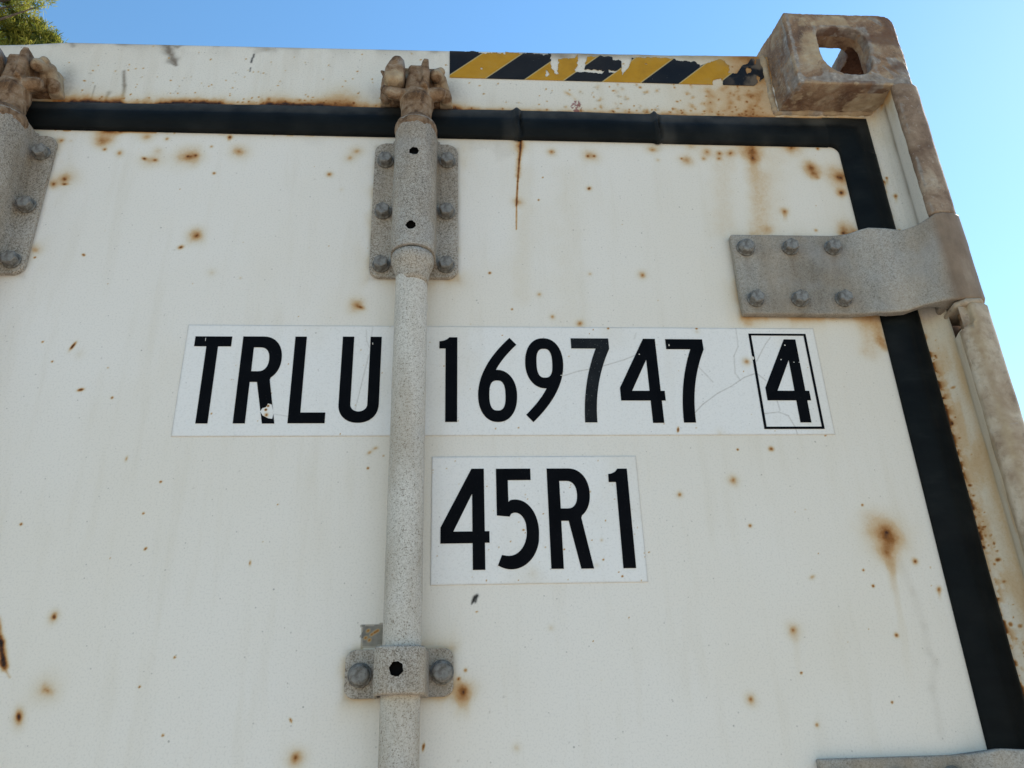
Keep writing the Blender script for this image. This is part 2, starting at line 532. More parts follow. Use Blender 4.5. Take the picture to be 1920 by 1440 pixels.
def flat_mat(name, col, rough=.5, spec=.4, var=.25, sc_=90, worn=None):
    m, nt, b = new_mat(name)
    v = coords(nt)
    n = noise(nt, v, sc_, 4, .6)
    c = mix(nt, ramp(nt, n, [(.3, (0,0,0)), (.75, (1,1,1))]).outputs['Color'], col, tuple(min(1, k*(1+var)+.004*var) for k in col))
    if worn:
        w = ramp(nt, noise(nt, v, 700, 3, .6), [(.66, (0,0,0)), (.72, (1,1,1))]).outputs['Color']
        c = mix(nt, math_(nt, 'MULTIPLY', w, worn), c, (.4,.4,.38))
    nt.links.new(c, b.inputs['Base Color'])
    b.inputs['Roughness'].default_value = rough
    b.inputs['Specular IOR Level'].default_value = spec
    return m
M_black = flat_mat('black_vinyl', (.0012,.0015,.0028), .6, .06, .5, 40, worn=.04)
M_blackworn = flat_mat('scuffed_black_vinyl', (.0055,.006,.007), .55, .15, .9, 60, worn=.5)
M_hole_shade = flat_mat('black_hole_shade', (.003,.003,.003), .9, .1)  # black colour standing in for the shade inside the bracket and guide holes
M_chip = flat_mat('bare_primer', (.62,.60,.55), .6, .3, .2, 300)

def tape_mat():
    m, nt, b = new_mat('hazard_tape_print')
    tc = N(nt, 'ShaderNodeTexCoord')
    sp = N(nt, 'ShaderNodeSeparateXYZ')
    nt.links.new(tc.outputs['Object'], sp.inputs[0])
    u = math_(nt, 'SUBTRACT', sp.outputs[0], math_(nt, 'MULTIPLY', math_(nt, 'SUBTRACT', sp.outputs[2], .476), 1.085))
    fr = math_(nt, 'FRACT', math_(nt, 'DIVIDE', math_(nt, 'SUBTRACT', u, .3509-.1007*3), .1007))
    yel = math_(nt, 'LESS_THAN', fr, .4965)
    seam = math_(nt, 'MINIMUM', math_(nt, 'ABSOLUTE', math_(nt, 'SUBTRACT', fr, .4965)), math_(nt, 'MINIMUM', fr, math_(nt, 'SUBTRACT', 1.0, fr)))
    v = coords(nt)
    n = noise(nt, v, 45, 5, .6)
    yc = ramp(nt, n, [(.3, (.40,.20,.010)), (.55, (.49,.25,.012)), (.78, (.45,.26,.045))]).outputs['Color']
    bc = ramp(nt, n, [(.3, (.003,.004,.007)), (.7, (.007,.009,.012))]).outputs['Color']
    c = mix(nt, yel, bc, yc)
    c = mix(nt, math_(nt, 'MULTIPLY', math_(nt, 'LESS_THAN', seam, .011), .65), c, (.55,.45,.22))
    sc1 = ramp(nt, noise(nt, v, 330, 4, .7), [(.70, (0,0,0)), (.73, (1,1,1))]).outputs['Color']
    c = mix(nt, math_(nt, 'MULTIPLY', sc1, .35), c, (.55,.5,.4))
    c = mix(nt, attr(nt, 'grime'), c, (.20,.155,.11))
    nt.links.new(c, b.inputs['Base Color'])
    b.inputs['Roughness'].default_value = .5
    b.inputs['Specular IOR Level'].default_value = .15
    return m
M_tape = tape_mat()

# ------------------------------------------------------------------ setting: ground
def ground():
    m, nt, b = new_mat('dusty_gravel_yard')
    v = coords(nt)
    n = noise(nt, v, .35, 6, .6); f = noise(nt, v, 28, 6, .7)
    c = ramp(nt, n, [(.3, (.53,.42,.32)), (.7, (.64,.52,.40))]).outputs['Color']
    c = mix(nt, math_(nt, 'MULTIPLY', f, .6), c, (.40,.31,.235))
    nt.links.new(c, b.inputs['Base Color'])
    b.inputs['Roughness'].default_value = .95
    bump(nt, b, f, .6, .02)
    bm = bmesh.new()
    vs_ = [bm.verts.new(p) for p in [(-900,-900,0),(900,-900,0),(900,900,0),(-900,900,0)]]
    bm.faces.new(vs_)
    g = obj('ground', bm, m)
    g['kind'] = 'structure'
ground()

def shade_hole_walls(me, holes, mats):  # blackens the walls of the holes, shade put into their colour
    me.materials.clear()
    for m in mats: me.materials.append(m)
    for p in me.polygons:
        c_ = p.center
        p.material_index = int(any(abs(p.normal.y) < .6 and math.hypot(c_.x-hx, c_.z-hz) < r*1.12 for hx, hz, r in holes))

# ------------------------------------------------------------------ the container
XR, XL, XC = .846, -1.592, -.374         # right side, left side, middle of the end
ZB, ZT = -2.363, .533                    # bottom and top in lettering heights
root = bpy.data.objects.new('shipping_container', None)
COL.objects.link(root)
root.location = (XC, 0, 0)
root['label'] = 'off white refrigerated shipping container with rust spotted door, black gaskets and galvanised lock rods'
root['category'] = 'shipping container'
OFF = Vector((-XC, 0, Z0))               # parts are modelled in lettering coordinates

def part(name, src, mat, smooth=False, parent=None):
    """src: bmesh or mesh in lettering coordinates"""
    me = bm_mesh(src, name) if isinstance(src, bmesh.types.BMesh) else src
    if parent is None:
        return link_mesh(name, me, mat, root, OFF, smooth)
    return link_mesh(name, me, mat, parent, None, smooth)

def copy_part(o, dx=0, dz=0):
    c = o.copy(); COL.objects.link(c); c.parent = root
    c.location = o.location + Vector((dx, 0, dz))
    for ch in o.children:
        d = ch.copy(); COL.objects.link(d); d.parent = c
    return c

# --- right door leaf, finely meshed where the stains are
def dense(a, b, step): return np.linspace(a, b, int(round((b-a)/step))+1)
ST = .00115
xs = np.concatenate([dense(XC+.006, -.34, .02)[:-1], dense(-.34, .762, ST)])
zs = np.concatenate([dense(ZB+.16, -.40, .03)[:-1], dense(-.40, .392, ST)])
me, X, Z = grid_mesh('door_panel', xs, zs, 0.0)
P = Paint(X, Z)
# stains: x, z, radius, amount, core, stretch, angle, run length
SP = [
 (-0.1533, 0.3635, 0.01157) + (.62,.0,1,0,0), (-0.1494, 0.3766, 0.00552) + (.85,.6,2.2,0,0), (-0.1371, 0.3770, 0.00368)+(.75,.5,1.5,0,0), (-0.1501, 0.3491, 0.00303) + (.5,.7,1,0,0), (-0.1316, 0.3440, 0.00545) + (.42,.45,1,0,0),
 (-0.2015, 0.3605, 0.00423) + (.45,.4,1,0,0), (-0.1906, 0.3608, 0.00242)+(.2,0,1,0,0), (-0.1050, 0.3689, 0.00738) + (.36,.2,1.15,0,0), (-0.0811, 0.3664, 0.00370) + (.42,.4,1,0,0),
 (-0.0942, 0.3347, 0.01032) + (.32,.0,1.35,0,0), (-0.0889, 0.3484, 0.00733) + (.2,.0,1,0,0), (-0.1025, 0.3368, 0.00243) + (.7,.95,1.7,-.5,0), (-0.0900, 0.3348, 0.00243) + (.55,.7,1.5,-.3,0),
 (-0.0534, 0.3405, 0.01347) + (.60,.75,1.1,.1,0), (-0.0451, 0.3423, 0.00307) + (.6,.95,1,0,0), (-0.0535, 0.3413, 0.00184)+(.6,.95,1,0,0), (-0.0089, 0.3717, 0.00375) + (.85,.8,1,0,10e-3), (0.0035, 0.3500, 0.01117) + (.46,.35,1,0,0),
 (-0.0204, 0.3169, 0.00244) + (.6,.85,1,0,0), (-0.0277, 0.3565, 0.00248) + (.42,.3,1,0,0),
 (-0.1856, 0.3067, 0.01241) + (.34,.5,1.1,.2,0), (-0.1858, 0.3044, 0.00413)+(.4,.8,1,0,0), (-0.1850, 0.2975, 0.00235) + (.7,.98,1.8,0,0), (-0.1968, 0.2973, 0.00587) + (.5,.9,1,0,0),
 (-0.1991, 0.2060, 0.00789) + (.32,.2,1,0,0), (-0.1977, 0.1969, 0.00112) + (.6,.95,1,0,0), (-0.1465, 0.2012, 0.00142)+(.6,1,1.6,-.6,0),
 (-0.0296, 0.2286, 0.00936) + (.66,.8,1,0,0), (-0.0439, 0.2133, 0.00290) + (.8,.98,1.4,.5,0), (-0.0061, 0.1801, 0.00517) + (.17,0,1,0,0), (0.0257, 0.1736, 0.00173) + (.3,0,1,0,0),
 (0.1447, 0.3555, 0.00826) + (.33,.25,1.1,0,0), (0.1364, 0.3439, 0.00758) + (.28,.25,1.1,0,0), (0.1134, 0.3185, 0.00436) + (.55,.5,1,0,0), (0.1290, 0.2962, 0.00309) + (.14,0,1,0,0),
 (0.1543, 0.1402, 0.00925) + (.50,.2,1,-.2,0), (0.1584, 0.1375, 0.00231) + (.6,.7,2.2,-.4,0),
 (0.3803, 0.3602, 0.00594) + (.48,.5,1,0,0), (0.4275, 0.3540, 0.00928) + (.42,.0,1.15,0,0), (0.4242, 0.3539, 0.00232) + (.6,.85,1,0,0), (0.4321, 0.3541, 0.00232) + (.6,.85,1,0,0), (0.4228, 0.3043, 0.00389) + (.5,.9,1,0,0),
 (0.5065, 0.3661, 0.00607) + (.36,.4,1.3,0,0), (0.5116, 0.3503, 0.00335)+(.25,0,1,0,0), (0.5480, 0.3521, 0.00876) + (.48,.0,1,0,0), (0.5415, 0.3536, 0.00202) + (.5,.6,1,0,0), (0.5744, 0.3637, 0.00816) + (.40,.4,1,0,0), (0.5697, 0.3535, 0.00406) + (.33,.3,1,0,0),
 (0.5905, 0.3624, 0.00409) + (.5,.7,1,0,0), (0.5888, 0.3548, 0.00407) + (.36,.5,1,0,0), (0.6049, 0.3628, 0.00683) + (.42,.9,1,0,0), (0.5566, 0.3725, 0.00613) + (.26,0,1.3,0,0),
 (0.6326, 0.3704, 0.01307) + (.52,.5,1,0,55e-3), (0.6317, 0.3560, 0.00684)+(.5,.7,.8,0,20e-3), (0.6280, 0.3719, 0.01513)+(.3,0,1,0,90e-3), (0.6852, 0.3726, 0.00971) + (.52,.75,1.2,0,0), (0.7186, 0.3736, 0.00279) + (.65,.8,1,0,0),
 (0.7033, 0.3435, 0.01031) + (.62,.75,1,0,0), (0.7066, 0.3353, 0.00822) + (.50,.0,1,.9,16e-3), (0.7099, 0.3279, 0.00342)+(.4,.0,1,0,0),
 (0.7378, 0.3310, 0.01649) + (.52,.55,1,0,0), (0.7408, 0.3286, 0.00618) + (.62,.8,1,0,0), (0.7354, 0.3055, 0.00612) + (.85,.8,1,0,0), (0.6591, 0.2767, 0.00531) + (.52,.3,1,0,20e-3),
 (0.6929, 0.2485, 0.00264) + (.5,0,1,1.2,0), (0.7296, 0.2507, 0.01128) + (.52,0,1,0,0), (0.7258, 0.2452, 0.00397) + (.8,.9,1.2,0,0), (0.7333, 0.2430, 0.00331) + (.8,.8,1.3,0,0), (0.7405, 0.2462, 0.00464)+(.75,.6,1,0,0), (0.6327, 0.2490, 0.00588) + (.32,0,1,0,0),
 (0.4755, 0.1834, 0.00558) + (.50,.6,1,0,0), (0.4151, 0.1841, 0.00369) + (.22,.15,1,0,0), (0.3558, 0.1552, 0.00361) + (.32,.2,1,0,0), (0.3999, 0.1186, 0.00476) + (.50,.4,1,0,0), (0.3701, 0.1272, 0.00357) + (.40,.3,1,0,0),
 (0.3007, 0.1833, 0.00181) + (.8,1,1,0,0), (-0.1195, 0.0376, 0.00189) + (.95,1,1.9,.2,0), (-0.0869, 0.0287, 0.00137) + (.8,1,1,0,0), (-0.1482, -0.1023, 0.00146) + (.75,1,1,0,0), (-0.1680, 0.0928, 0.00107)+(.7,1,1,0,0), (-0.1538, 0.0698, 0.00106)+(.7,.9,1,0,0),
 (-0.1368, 0.0873, 0.00215) + (.62,.5,3.0,1.1,0), (-0.1365, 0.0885, 0.00108)+(.8,.8,3.6,1.1,0), (-0.1277, 0.0785, 0.00536)+(.1,0,1,0,0),
 (-0.1008, -0.1888, 0.00468) + (.52,.5,1.25,1.57,0), (-0.1002, -0.1893, 0.00140)+(.7,.9,1.3,-1,0), (-0.0942, -0.2513, 0.01175) + (.28,.45,1.15,1.0,0), (-0.1134, -0.2729, 0.00489) + (.62,.4,1.7,1.75,0), (-0.1134, -0.2725, 0.00178) + (.85,.9,2.2,1.95,0),
 (0.1261, -0.3122, 0.00772) + (.56,.85,1.15,1.57,0), (0.0688, -0.1423, 0.00099) + (.6,.3,2.5,1.57,0), (-0.0619, -0.0370, 0.00153) + (.36,.2,2.2,1.4,0),
 (0.2686, -0.2597, 0.01152) + (.48,.2,1,0,28e-3), (0.2696, -0.2624, 0.00575)+(.5,.75,1,0,0), (0.2716, -0.2424, 0.00194) + (.5,.6,1,0,0), (0.2653, -0.2501, 0.00193) + (.6,.7,1,0,0),
 (0.1814, -0.0274, 0.00214) + (.42,0,1.5,.3,0), (0.1757, -0.0320, 0.00213) + (.42,0,1.6,.6,0), (0.3520, -0.2072, 0.00351) + (.2,0,1,0,0), (0.3158, -0.3085, 0.00423) + (.22,0,1,0,0), (0.5331, -0.2741, 0.00548) + (.46,.5,1,0,0), (0.5906, -0.2968, 0.00298)+(.35,.5,1,0,0),
 (0.6946, -0.1224, 0.02054) + (.46,.0,1,0,0), (0.6940, -0.1224, 0.01277) + (.44,.0,1,0,40e-3), (0.6953, -0.1191, 0.00501) + (.55,.8,1,0,0), (0.6935, -0.1370, 0.00771)+(.42,0,.9,0,48e-3), (0.6942, -0.1530, 0.00710)+(.2,0,1,0,130e-3),
 (0.7186, -0.1497, 0.00330) + (.68,.75,1,0,0), (0.7364, -0.1773, 0.00326) + (.5,.4,1,0,12e-3), (0.6835, -0.2198, 0.00263) + (.62,.8,1,0,0), (0.5836, -0.2125, 0.00676) + (.42,.6,1,0,0), (0.5834, -0.2199, 0.00570)+(.12,0,1,0,50e-3),
 (0.6111, -0.1634, 0.00214) + (.4,0,1.8,.4,0), (0.6643, -0.1574, 0.00109) + (.55,.8,1,0,0), (0.6707, -0.1726, 0.00140) + (.9,1,1,0,0), (0.6774, -0.0911, 0.00112)+(.7,1,1,0,0), (0.5838, -0.2520, 0.00102)+(.7,1,1,0,0), (0.6655, -0.2796, 0.00102)+(.7,1,1,0,0),
 (0.5919, -0.0298, 0.00286) + (.78,.4,1,.8,0), (0.5572, -0.1110, 0.00218) + (.6,.5,1,0,0), (0.5460, -0.0634, 0.00558) + (.44,.45,1,0,0), (0.4892, -0.0788, 0.00384) + (.46,.6,1,0,0), (0.5559, -0.0302, 0.00114)+(.7,1,1,0,0),
 (0.2345, -0.3055, 0.00074)+(.7,1,3,1.4,0), (0.0113, -0.2258, 0.00094)+(.7,1,1,0,0), (-0.0295, -0.1273, 0.00098)+(.7,1,1.5,1,0), (0.0101, -0.2905, 0.00081)+(.6,1,1,0,0), (-0.0155, -0.2505, 0.00083)+(.6,1,1,0,0), (0.1181, -0.2809, 0.00083)+(.5,.8,2,-1,0),
 (-0.0255, -0.0610, 0.00102)+(.7,1,1,0,0), (-0.0368, -0.0930, 0.00100)+(.5,.8,1,0,0), (0.1749, -0.0484, 0.00106)+(.7,1,1,0,0), (0.3608, 0.2864, 0.00128)+(.7,1,1,0,0), (0.3247, 0.1363, 0.00119)+(.6,1,1,0,0), (0.4228, 0.3043, 0.00130)+(.7,1,1,0,0),
]
for (x, z, r, a, core, ax, ang, st) in SP:
    P.spot(x, z, r, a, core, ax, ang, st)
# broken streak at the left picture edge
P.line([(-0.1498, -0.1917), (-0.1429, -0.2103), (-0.1370, -0.2263), (-0.1342, -0.2309)], .0036, .75); P.line([(-0.1434, -0.2080), (-0.1355, -0.2291)], .0015, .9); P.line([(-0.1355, -0.2309), (-0.1281, -0.2399)], .0012, .25)
# crack with rust run below the gasket joint
P.line([(0.3421, 0.3759), (0.3398, 0.3459)], .0013, .85); P.line([(0.3398, 0.3459), (0.3368, 0.3135), (0.3338, 0.2780)], .0010, .80); P.line([(0.3415, 0.3775), (0.3377, 0.3215)], .0036, .30); P.line([(0.3339, 0.2796), (0.3328, 0.2437)], .0008, .6)
P.spot(*(0.3346, 0.2835), .0065, .45, .2); P.spot(*(0.3391, 0.3657), .009, .42, .2); P.line([(0.3444, 0.3297), (0.3371, 0.1501)], .011, .06)
# yellowed runs under the gasket at the right and beside the hinge
P.line([(0.6363, 0.3286), (0.6198, 0.2411)], .012, .14); P.line([(0.5978, 0.3610), (0.5787, 0.2480)], .016, .09); P.line([(0.6580, 0.3541), (0.6367, 0.2414)], .02, .07)
P.line([(0.7371, 0.1316), (0.7386, 0.0985), (0.7417, 0.0904)], .0050, .20); P.line([(0.7425, 0.1330), (0.7414, 0.0918)], .0040, .16); P.line([(0.7321, 0.1315), (0.7244, 0.0850)], .011, .12); P.line([(0.5900, 0.1304), (0.5904, 0.1207)], .006, .16)
P.line([(0.5867, 0.1289), (0.6888, 0.1284), (0.7397, 0.1316)], .004, .10)
P.line([(0.4012, 0.3230), (0.3871, 0.1233)], .02, .05)
# grey weep line on the right
P.line([(0.7040, -0.1532), (0.7098, -0.1794), (0.7124, -0.2125), (0.7116, -0.2370), (0.7150, -0.2444), (0.7069, -0.2680), (0.7051, -0.3092)], .0042, .10, 'grime')
# smudges under the gasket, around hardware
for (x, z, r), a in (((0.2855, 0.3659, 0.00913), .12), ((0.3018, 0.3680, 0.00785), .10), ((0.3232, 0.3603, 0.01308), .13), ((0.2660, 0.3704, 0.00651), .10), ((0.0922, 0.3705, 0.01142), .07), ((0.5077, 0.3712, 0.00946),.16)):
    i = P.near(x, z, r*2.5); d = np.hypot((P.X[i]-x)*.8, P.Z[i]-z)/r + P.wx[i]*1.6
    P.add('grime', i, a*np.exp(-np.abs(d)**4)*(.6+.8*P.fine[i]))
edge = np.exp(-np.clip(.3765-Z, 0, 1)/.0035)
P.grime = 1-(1-P.grime)*(1-.30*edge*(.3+fbm(X*30, Z*30, seed=5))*np.where(Z < .378, 1, 1))
red = np.exp(-np.clip(.376-Z, 0, 1)/.0012)*(fbm(X*60, Z*60, seed=35) > .55)*np.clip((.2-X)*4, .15, 1)
P.rust = 1-(1-P.rust)*(1-.5*red)
for (x0, x1, z0, z1) in ((.166,.265,.173,.362), (-.301,-.205,.173,.362), (.163,.261,-.266,-.223), (.583,.75,.127,.232)):
    dx = np.maximum(np.maximum(x0-X, X-x1), 0); dz = np.maximum(np.maximum(z0-Z, Z-z1), 0)
    d = np.hypot(dx, dz)
    P.grime = 1-(1-P.grime)*(1-.34*np.exp(-d/.0028)*(.5+fbm(X*50, Z*50, seed=8)))
    P.rust = 1-(1-P.rust)*(1-.20*np.exp(-d/.009)*sstep(.40, .7, fbm(X*40, Z*25, seed=12)))
d = np.abs(X-.2145)
P.rust = 1-(1-P.rust)*(1-.07*np.exp(-(np.clip(d-.02, 0, 1)/.014))*((Z < .17) & (Z > -.22)))
P.rust = 1-(1-P.rust)*(1-.055*sstep(.35, .8, X+.25*(fbm(X*6, Z*6, seed=77)-.5)+.45*np.clip(Z, 0, 1)))  # faint tan tint, rising towards the upper right
P.rust = 1-(1-P.rust)*(1-.035*sstep(.45, .62, fbm(X*7, Z*4, seed=71))*sstep(-.2, .1, Z))
# torn paint beside the rod
i = P.near(*(0.1841, -0.2107), .02)
pl = (X[i] > (0.1758, -0.2105)[0]+.0012*P.wx[i]*4) & (X[i] < .2) & (Z[i] < (0.1837, -0.2007)[1]+.001*P.wz[i]*3) & (Z[i] > (0.1845, -0.2201)[1]-.004*P.wz[i])
P.bare[i[pl]] = 1.0
for c_ in ((0.1820, -0.2064), (0.1884, -0.2079), (0.1907, -0.2065), (0.1803, -0.2125), (0.1855, -0.2098), (0.1838, -0.2145)):
    P.spot(*c_, .0013, .7, .5, 1.3, .5)
rim = (X[i] > (0.1749, -0.2105)[0]+.0012*P.wx[i]*4) & (X[i] < .2) & (Z[i] < (0.1836, -0.1999)[1]+.001*P.wz[i]*3) & (Z[i] > (0.1845, -0.2211)[1]-.004*P.wz[i]) & ~pl
P.add('grime', i[rim], .9)
P.flecks(-.34, .78, -.40, .37, 70, .0005, .0009, .3, .7, 5)
P.flecks(-.34, .78, -.40, .37, 150, .0005, .0010, .15, .45, 6, 'grime')
P.flecks(-.25, 0, -.40, -.2, 25, .001, .003, .05, .12, 16, 'grime')
# small dead insect-like black flake under the size decal
P.line([(0.2789, -0.1809), (0.2809, -0.1775), (0.2830, -0.1760)], .0016, 1.3, 'soot'); P.line([(0.2825, -0.1770), (0.2814, -0.1820)], .0009, 1.0, 'soot'); P.line([(0.2789, -0.1809), (0.2774, -0.1834)], .0009, 1.0, 'soot')
P.store(me)
door = part('door_panel', me, M_panel)
door['label'] = 'right door panel with scattered rust spots'

# --- left door leaf and the rest of the shell (out of the picture, but there)
bm = bmesh.new(); box(bm, XL+.055, XC-.006, .0, .06, ZB+.16, .392)
part('door_panel', bm, M_plain)
bm = bmesh.new(); box(bm, XC-.0055, XC+.0055, -.004, .05, ZB+.16, .388, .002)
part('centre_gasket', bm, M_rub)
bm = bmesh.new(); box(bm, XC+.006, .762, .004, .06, ZB+.16, .39)
part('door_core', bm, M_plain)
bm = bmesh.new(); box(bm, XR-.05, XR-.006, .11, 12.1, ZB+.12, .50)
part('side_wall', bm, M_plain)
bm = bmesh.new(); box(bm, XL+.006, XL+.05, .11, 12.1, ZB+.12, .50)
part('side_wall', bm, M_plain)
bm = bmesh.new(); box(bm, XL+.01, XR-.01, .129, 12.1, .501, .520)
part('roof', bm, M_plain)
bm = bmesh.new(); box(bm, XL+.05, XR-.05, 12.05, 12.1, ZB+.12, .50)
part('end_wall', bm, M_plain)
bm = bmesh.new(); box(bm, XL+.02, XR-.02, -.012, 12.1, ZB+.012, ZB+.14, .006)
part('floor_sill', bm, M_post2)

# --- header beam with stained face
xs = np.concatenate([dense(XL+.05, -.34, .02)[:-1], dense(-.34, .791, .001)])
zs = dense(.402, .5335, .001)
def header_top(x):
    return np.interp(x, [-2, -.36, -.305, -.274, -.245, -.226, .007, .254, .506, .666, .9], [.519, .519, .5135, .5155, .519, .5213, .5236, .5262, .5297, .5332, .5335])
me, X, Z = grid_mesh('header_beam', xs, zs, 0.0, lambda a, b: (a < .6795) | (b < .4330))
wav = (fbm(X*40, X*0, seed=2)-.5)*.0016*(X > .3)
top = header_top(X)+wav
Zn = .402+(Z-.402)*(top-.402)/(.5335-.402)
# rolled top edge
t = np.clip((Zn-(top-.006))/.006, 0, 1)
Yn = .006*(1-np.sqrt(np.clip(1-t*t, 0, 1)))
me.vertices.foreach_set('co', np.stack([X, Yn, Zn], 1).astype(np.float32).ravel())
me.update()
Z = Zn
P = Paint(X, Z)
zb = .4238-.0038*sstep(.10, -.20, X)
h = Z-zb
edgeamt = np.interp(X, [-.35, -.22, -.1, 0, .08, .105, .13, .16, .17, .26, .30, .5, .66], [.55,.6,.95,.8,.75,1,.9,.5,.7,.6,.3,.25,.3])
n1 = fbm(X*150, Z*150, seed=31); n2 = fbm(X*28, Z*10, seed=32)
brk = .30+.80*sstep(.34, .62, fbm(X*26, X*0, seed=33))
P.rust = np.clip(brk*np.exp(-np.clip(h, 0, 1)/(.0030+.0085*n2*edgeamt))*edgeamt*(.55+1.1*n1)*1.35, 0, .97)
for (x, z, r), a, sx in (((0.1211, 0.4211, 0.01952), .66, 1.3), ((0.1274, 0.4256, 0.00979),.5,1.4), ((0.1016, 0.4205, 0.01038), .45, 1.3), ((0.1212, 0.4429, 0.01707), .16, 1.1), ((0.0694, 0.4177, 0.00709), .5, 1.4), ((0.0696, 0.4324, 0.00260), .6, 1), ((0.0319, 0.4329, 0.00258), .65, 1), ((0.2614, 0.4257, 0.00599), .5, 1.5), ((0.1604, 0.4215, 0.00589), .5, 1.5), ((0.1832, 0.4257, 0.01053),.5,1.4), ((-0.0686, 0.4201, 0.00758),.6,1.8), ((-0.0337, 0.4212, 0.00636),.6,2.0)):
    P.spot(x, z, r, a, .0, sx)
g = np.random.default_rng(3)
for k in range(260):
    x = g.uniform(-.30, .665); hh = g.random()**1.9*.09
    dens = np.interp(x, [-.3, -.22, -.17, 0, .16, .25, .35, .45, .66], [.15,.25,.8,1,.6,.5,.4,.9,1])
    if g.random() > dens: continue
    P.spot(x, .4245+.002+hh, g.uniform(.0006, .0013)*(1.4 if x > .42 else 1), g.uniform(.25, .62), g.uniform(.1, .6), g.uniform(.8, 1.6), g.uniform(0, 3))
    if g.random() < .5: P.flecks(x-.004, x+.004, .4245+hh-.003, .4245+hh+.004, 3, .0005, .0010, .3, .6, k, 'grime')
for k in range(60):
    x = g.uniform(.40, .665); z = g.uniform(.428, .474)
    P.spot(x, z, g.uniform(.0015, .0040), g.uniform(.12, .36), g.uniform(0, .12), g.uniform(.8, 1.7), g.uniform(0, 3), rough=.9)
    P.flecks(x-.004, x+.004, z-.004, z+.004, 3, .0008, .0020, .2, .5, 900+k, 'grime')
for k in range(26):
    x = g.uniform(.585, .665); z = g.uniform(.43, .474)
    P.spot(x, z, g.uniform(.003, .007), g.uniform(.12, .30), .0, g.uniform(.8, 1.7), g.uniform(0, 3), rough=.9)
# brown film at the right end, top edge dirt, torn strip above the tape
warm = (X < .672)*sstep(.30, .70, X)*.20*(.5+fbm(X*14, Z*8, seed=41)) + (X < .672)*sstep(.56, .69, X)*.26*(fbm(X*30, Z*22, seed=42))
P.rust = 1-(1-P.rust)*(1-np.clip(warm, 0, .6))
topd = top-Z
P.grime = 1-(1-P.grime)*(1-np.clip((.75*np.exp(-topd/.0026)+.40*np.exp(-topd/.010)*sstep(.42, .62, fbm(X*34, Z*34, seed=51)))*(.55+.8*fbm(X*90, Z*90, seed=52)), 0, .92))
tear = np.clip(sstep(.33, .40, X)*np.exp(-(topd/(.006+.012*fbm(X*22, X*0, seed=53)))**4)*(.35+.9*fbm(X*60, Z*60, seed=54)), 0, .95)
P.grime = 1-(1-P.grime)*(1-tear)
end = sstep(.605, .655, X)*sstep(.47, .49, Z)*(.3+.9*fbm(X*45, Z*45, seed=55))
P.rust = 1-(1-P.rust)*(1-.55*np.clip(end, 0, 1)); P.grime = 1-(1-P.grime)*(1-.5*np.clip(end, 0, 1))
# scrapes and scuffs
P.line([(-0.1048, 0.5217), (-0.0996, 0.5082), (-0.0921, 0.4921), (-0.0885, 0.4850)], .0068, .92, 'grime', True); P.line([(-0.0972, 0.5193), (-0.0902, 0.5159), (-0.0824, 0.5218)], .0025, .6, 'grime')
P.line([(-0.1485, 0.4720), (-0.1441, 0.4493), (-0.1421, 0.4219)], .0024, .75, 'grime'); P.line([(-0.1604, 0.4367), (-0.1614, 0.4246)], .0030, .7, 'grime', True); P.line([(-0.1787, 0.4472), (-0.1791, 0.4249)], .0010, .6, 'grime')
P.line([(-0.1627, 0.5184), (-0.1536, 0.5188)], .004, .5, 'grime'); P.line([(-0.2189, 0.5161), (-0.2163, 0.5125)], .003, .6, 'grime')
P.line([(0.0063, 0.5069), (0.0061, 0.5023)], .0013, .95, 'soot'); P.line([(0.0049, 0.5004), (0.0044, 0.4931)], .0013, .95, 'soot'); P.line([(0.0046, 0.4841), (0.0046, 0.4778)], .0008, .9, 'soot')
P.line([(0.0085, 0.5116), (0.0213, 0.5167), (0.0314, 0.5162)], .004, .25, 'grime'); P.line([(0.2316, 0.5215), (0.2371, 0.5208)], .0035, .4, 'grime')
# grime halos beside the keepers
for (x, z, r), a in (((0.2580, 0.4502, 0.01479), .36), ((0.2539, 0.4635, 0.00946), .25), ((-0.2132, 0.4626, 0.00944), .45), ((-0.2092, 0.4384, 0.00935), .4), ((0.1697, 0.4340, 0.00923), .28), ((0.1591, 0.4512, 0.00795),.12)):
    i = P.near(x, z, r*2.4); d = np.hypot(P.X[i]-x, (P.Z[i]-z)*.6)/r
    P.add('grime', i, a*np.exp(-d**2)*(.5+P.fine[i]))
i = P.near(*(0.4152, 0.4333), .014)
me_red = (np.abs(X[i]-(0.4152, 0.4333)[0]) < .0075-.0045*np.abs((Z[i]-(0.4152, 0.4333)[1])/.011)) & (np.abs(Z[i]-(0.4152, 0.4333)[1]) < .0095) & (fbm(X[i]*420, Z[i]*420, seed=61) > .44)
RED = np.zeros_like(X); RED[i[me_red]] = .8
P.grime = np.maximum(P.grime, RED*0)
P.store(me)
at = me.attributes.new('crayon', 'FLOAT', 'POINT'); at.data.foreach_set('value', RED.astype(np.float32))
# red marking crayon on the header only
nt = M_header.node_tree; bb = nt.nodes['Principled BSDF']
src = bb.inputs['Base Color'].links[0].from_socket
nt.links.new(mix(nt, attr(nt, 'crayon'), src, (.20,.035,.040)), bb.inputs['Base Color'])
header = part('header_beam', me, M_header)
header['label'] = 'white header above the doors with rusty lower edge'
bm = bmesh.new()
n = 60
xx = np.linspace(XL+.05, .676, n)
fr = [bm.verts.new((x, .006, float(header_top(x))-.0003)) for x in xx]
bk = [bm.verts.new((x, .07, float(header_top(x))-.004)) for x in xx]
for k in range(n-1): bm.faces.new([fr[k], fr[k+1], bk[k+1], bk[k]])
b2 = [bm.verts.new((x, .07, .40)) for x in xx]
for k in range(n-1): bm.faces.new([bk[k], bk[k+1], b2[k+1], b2[k]])
part('top_rail', bm, M_header, parent=header)

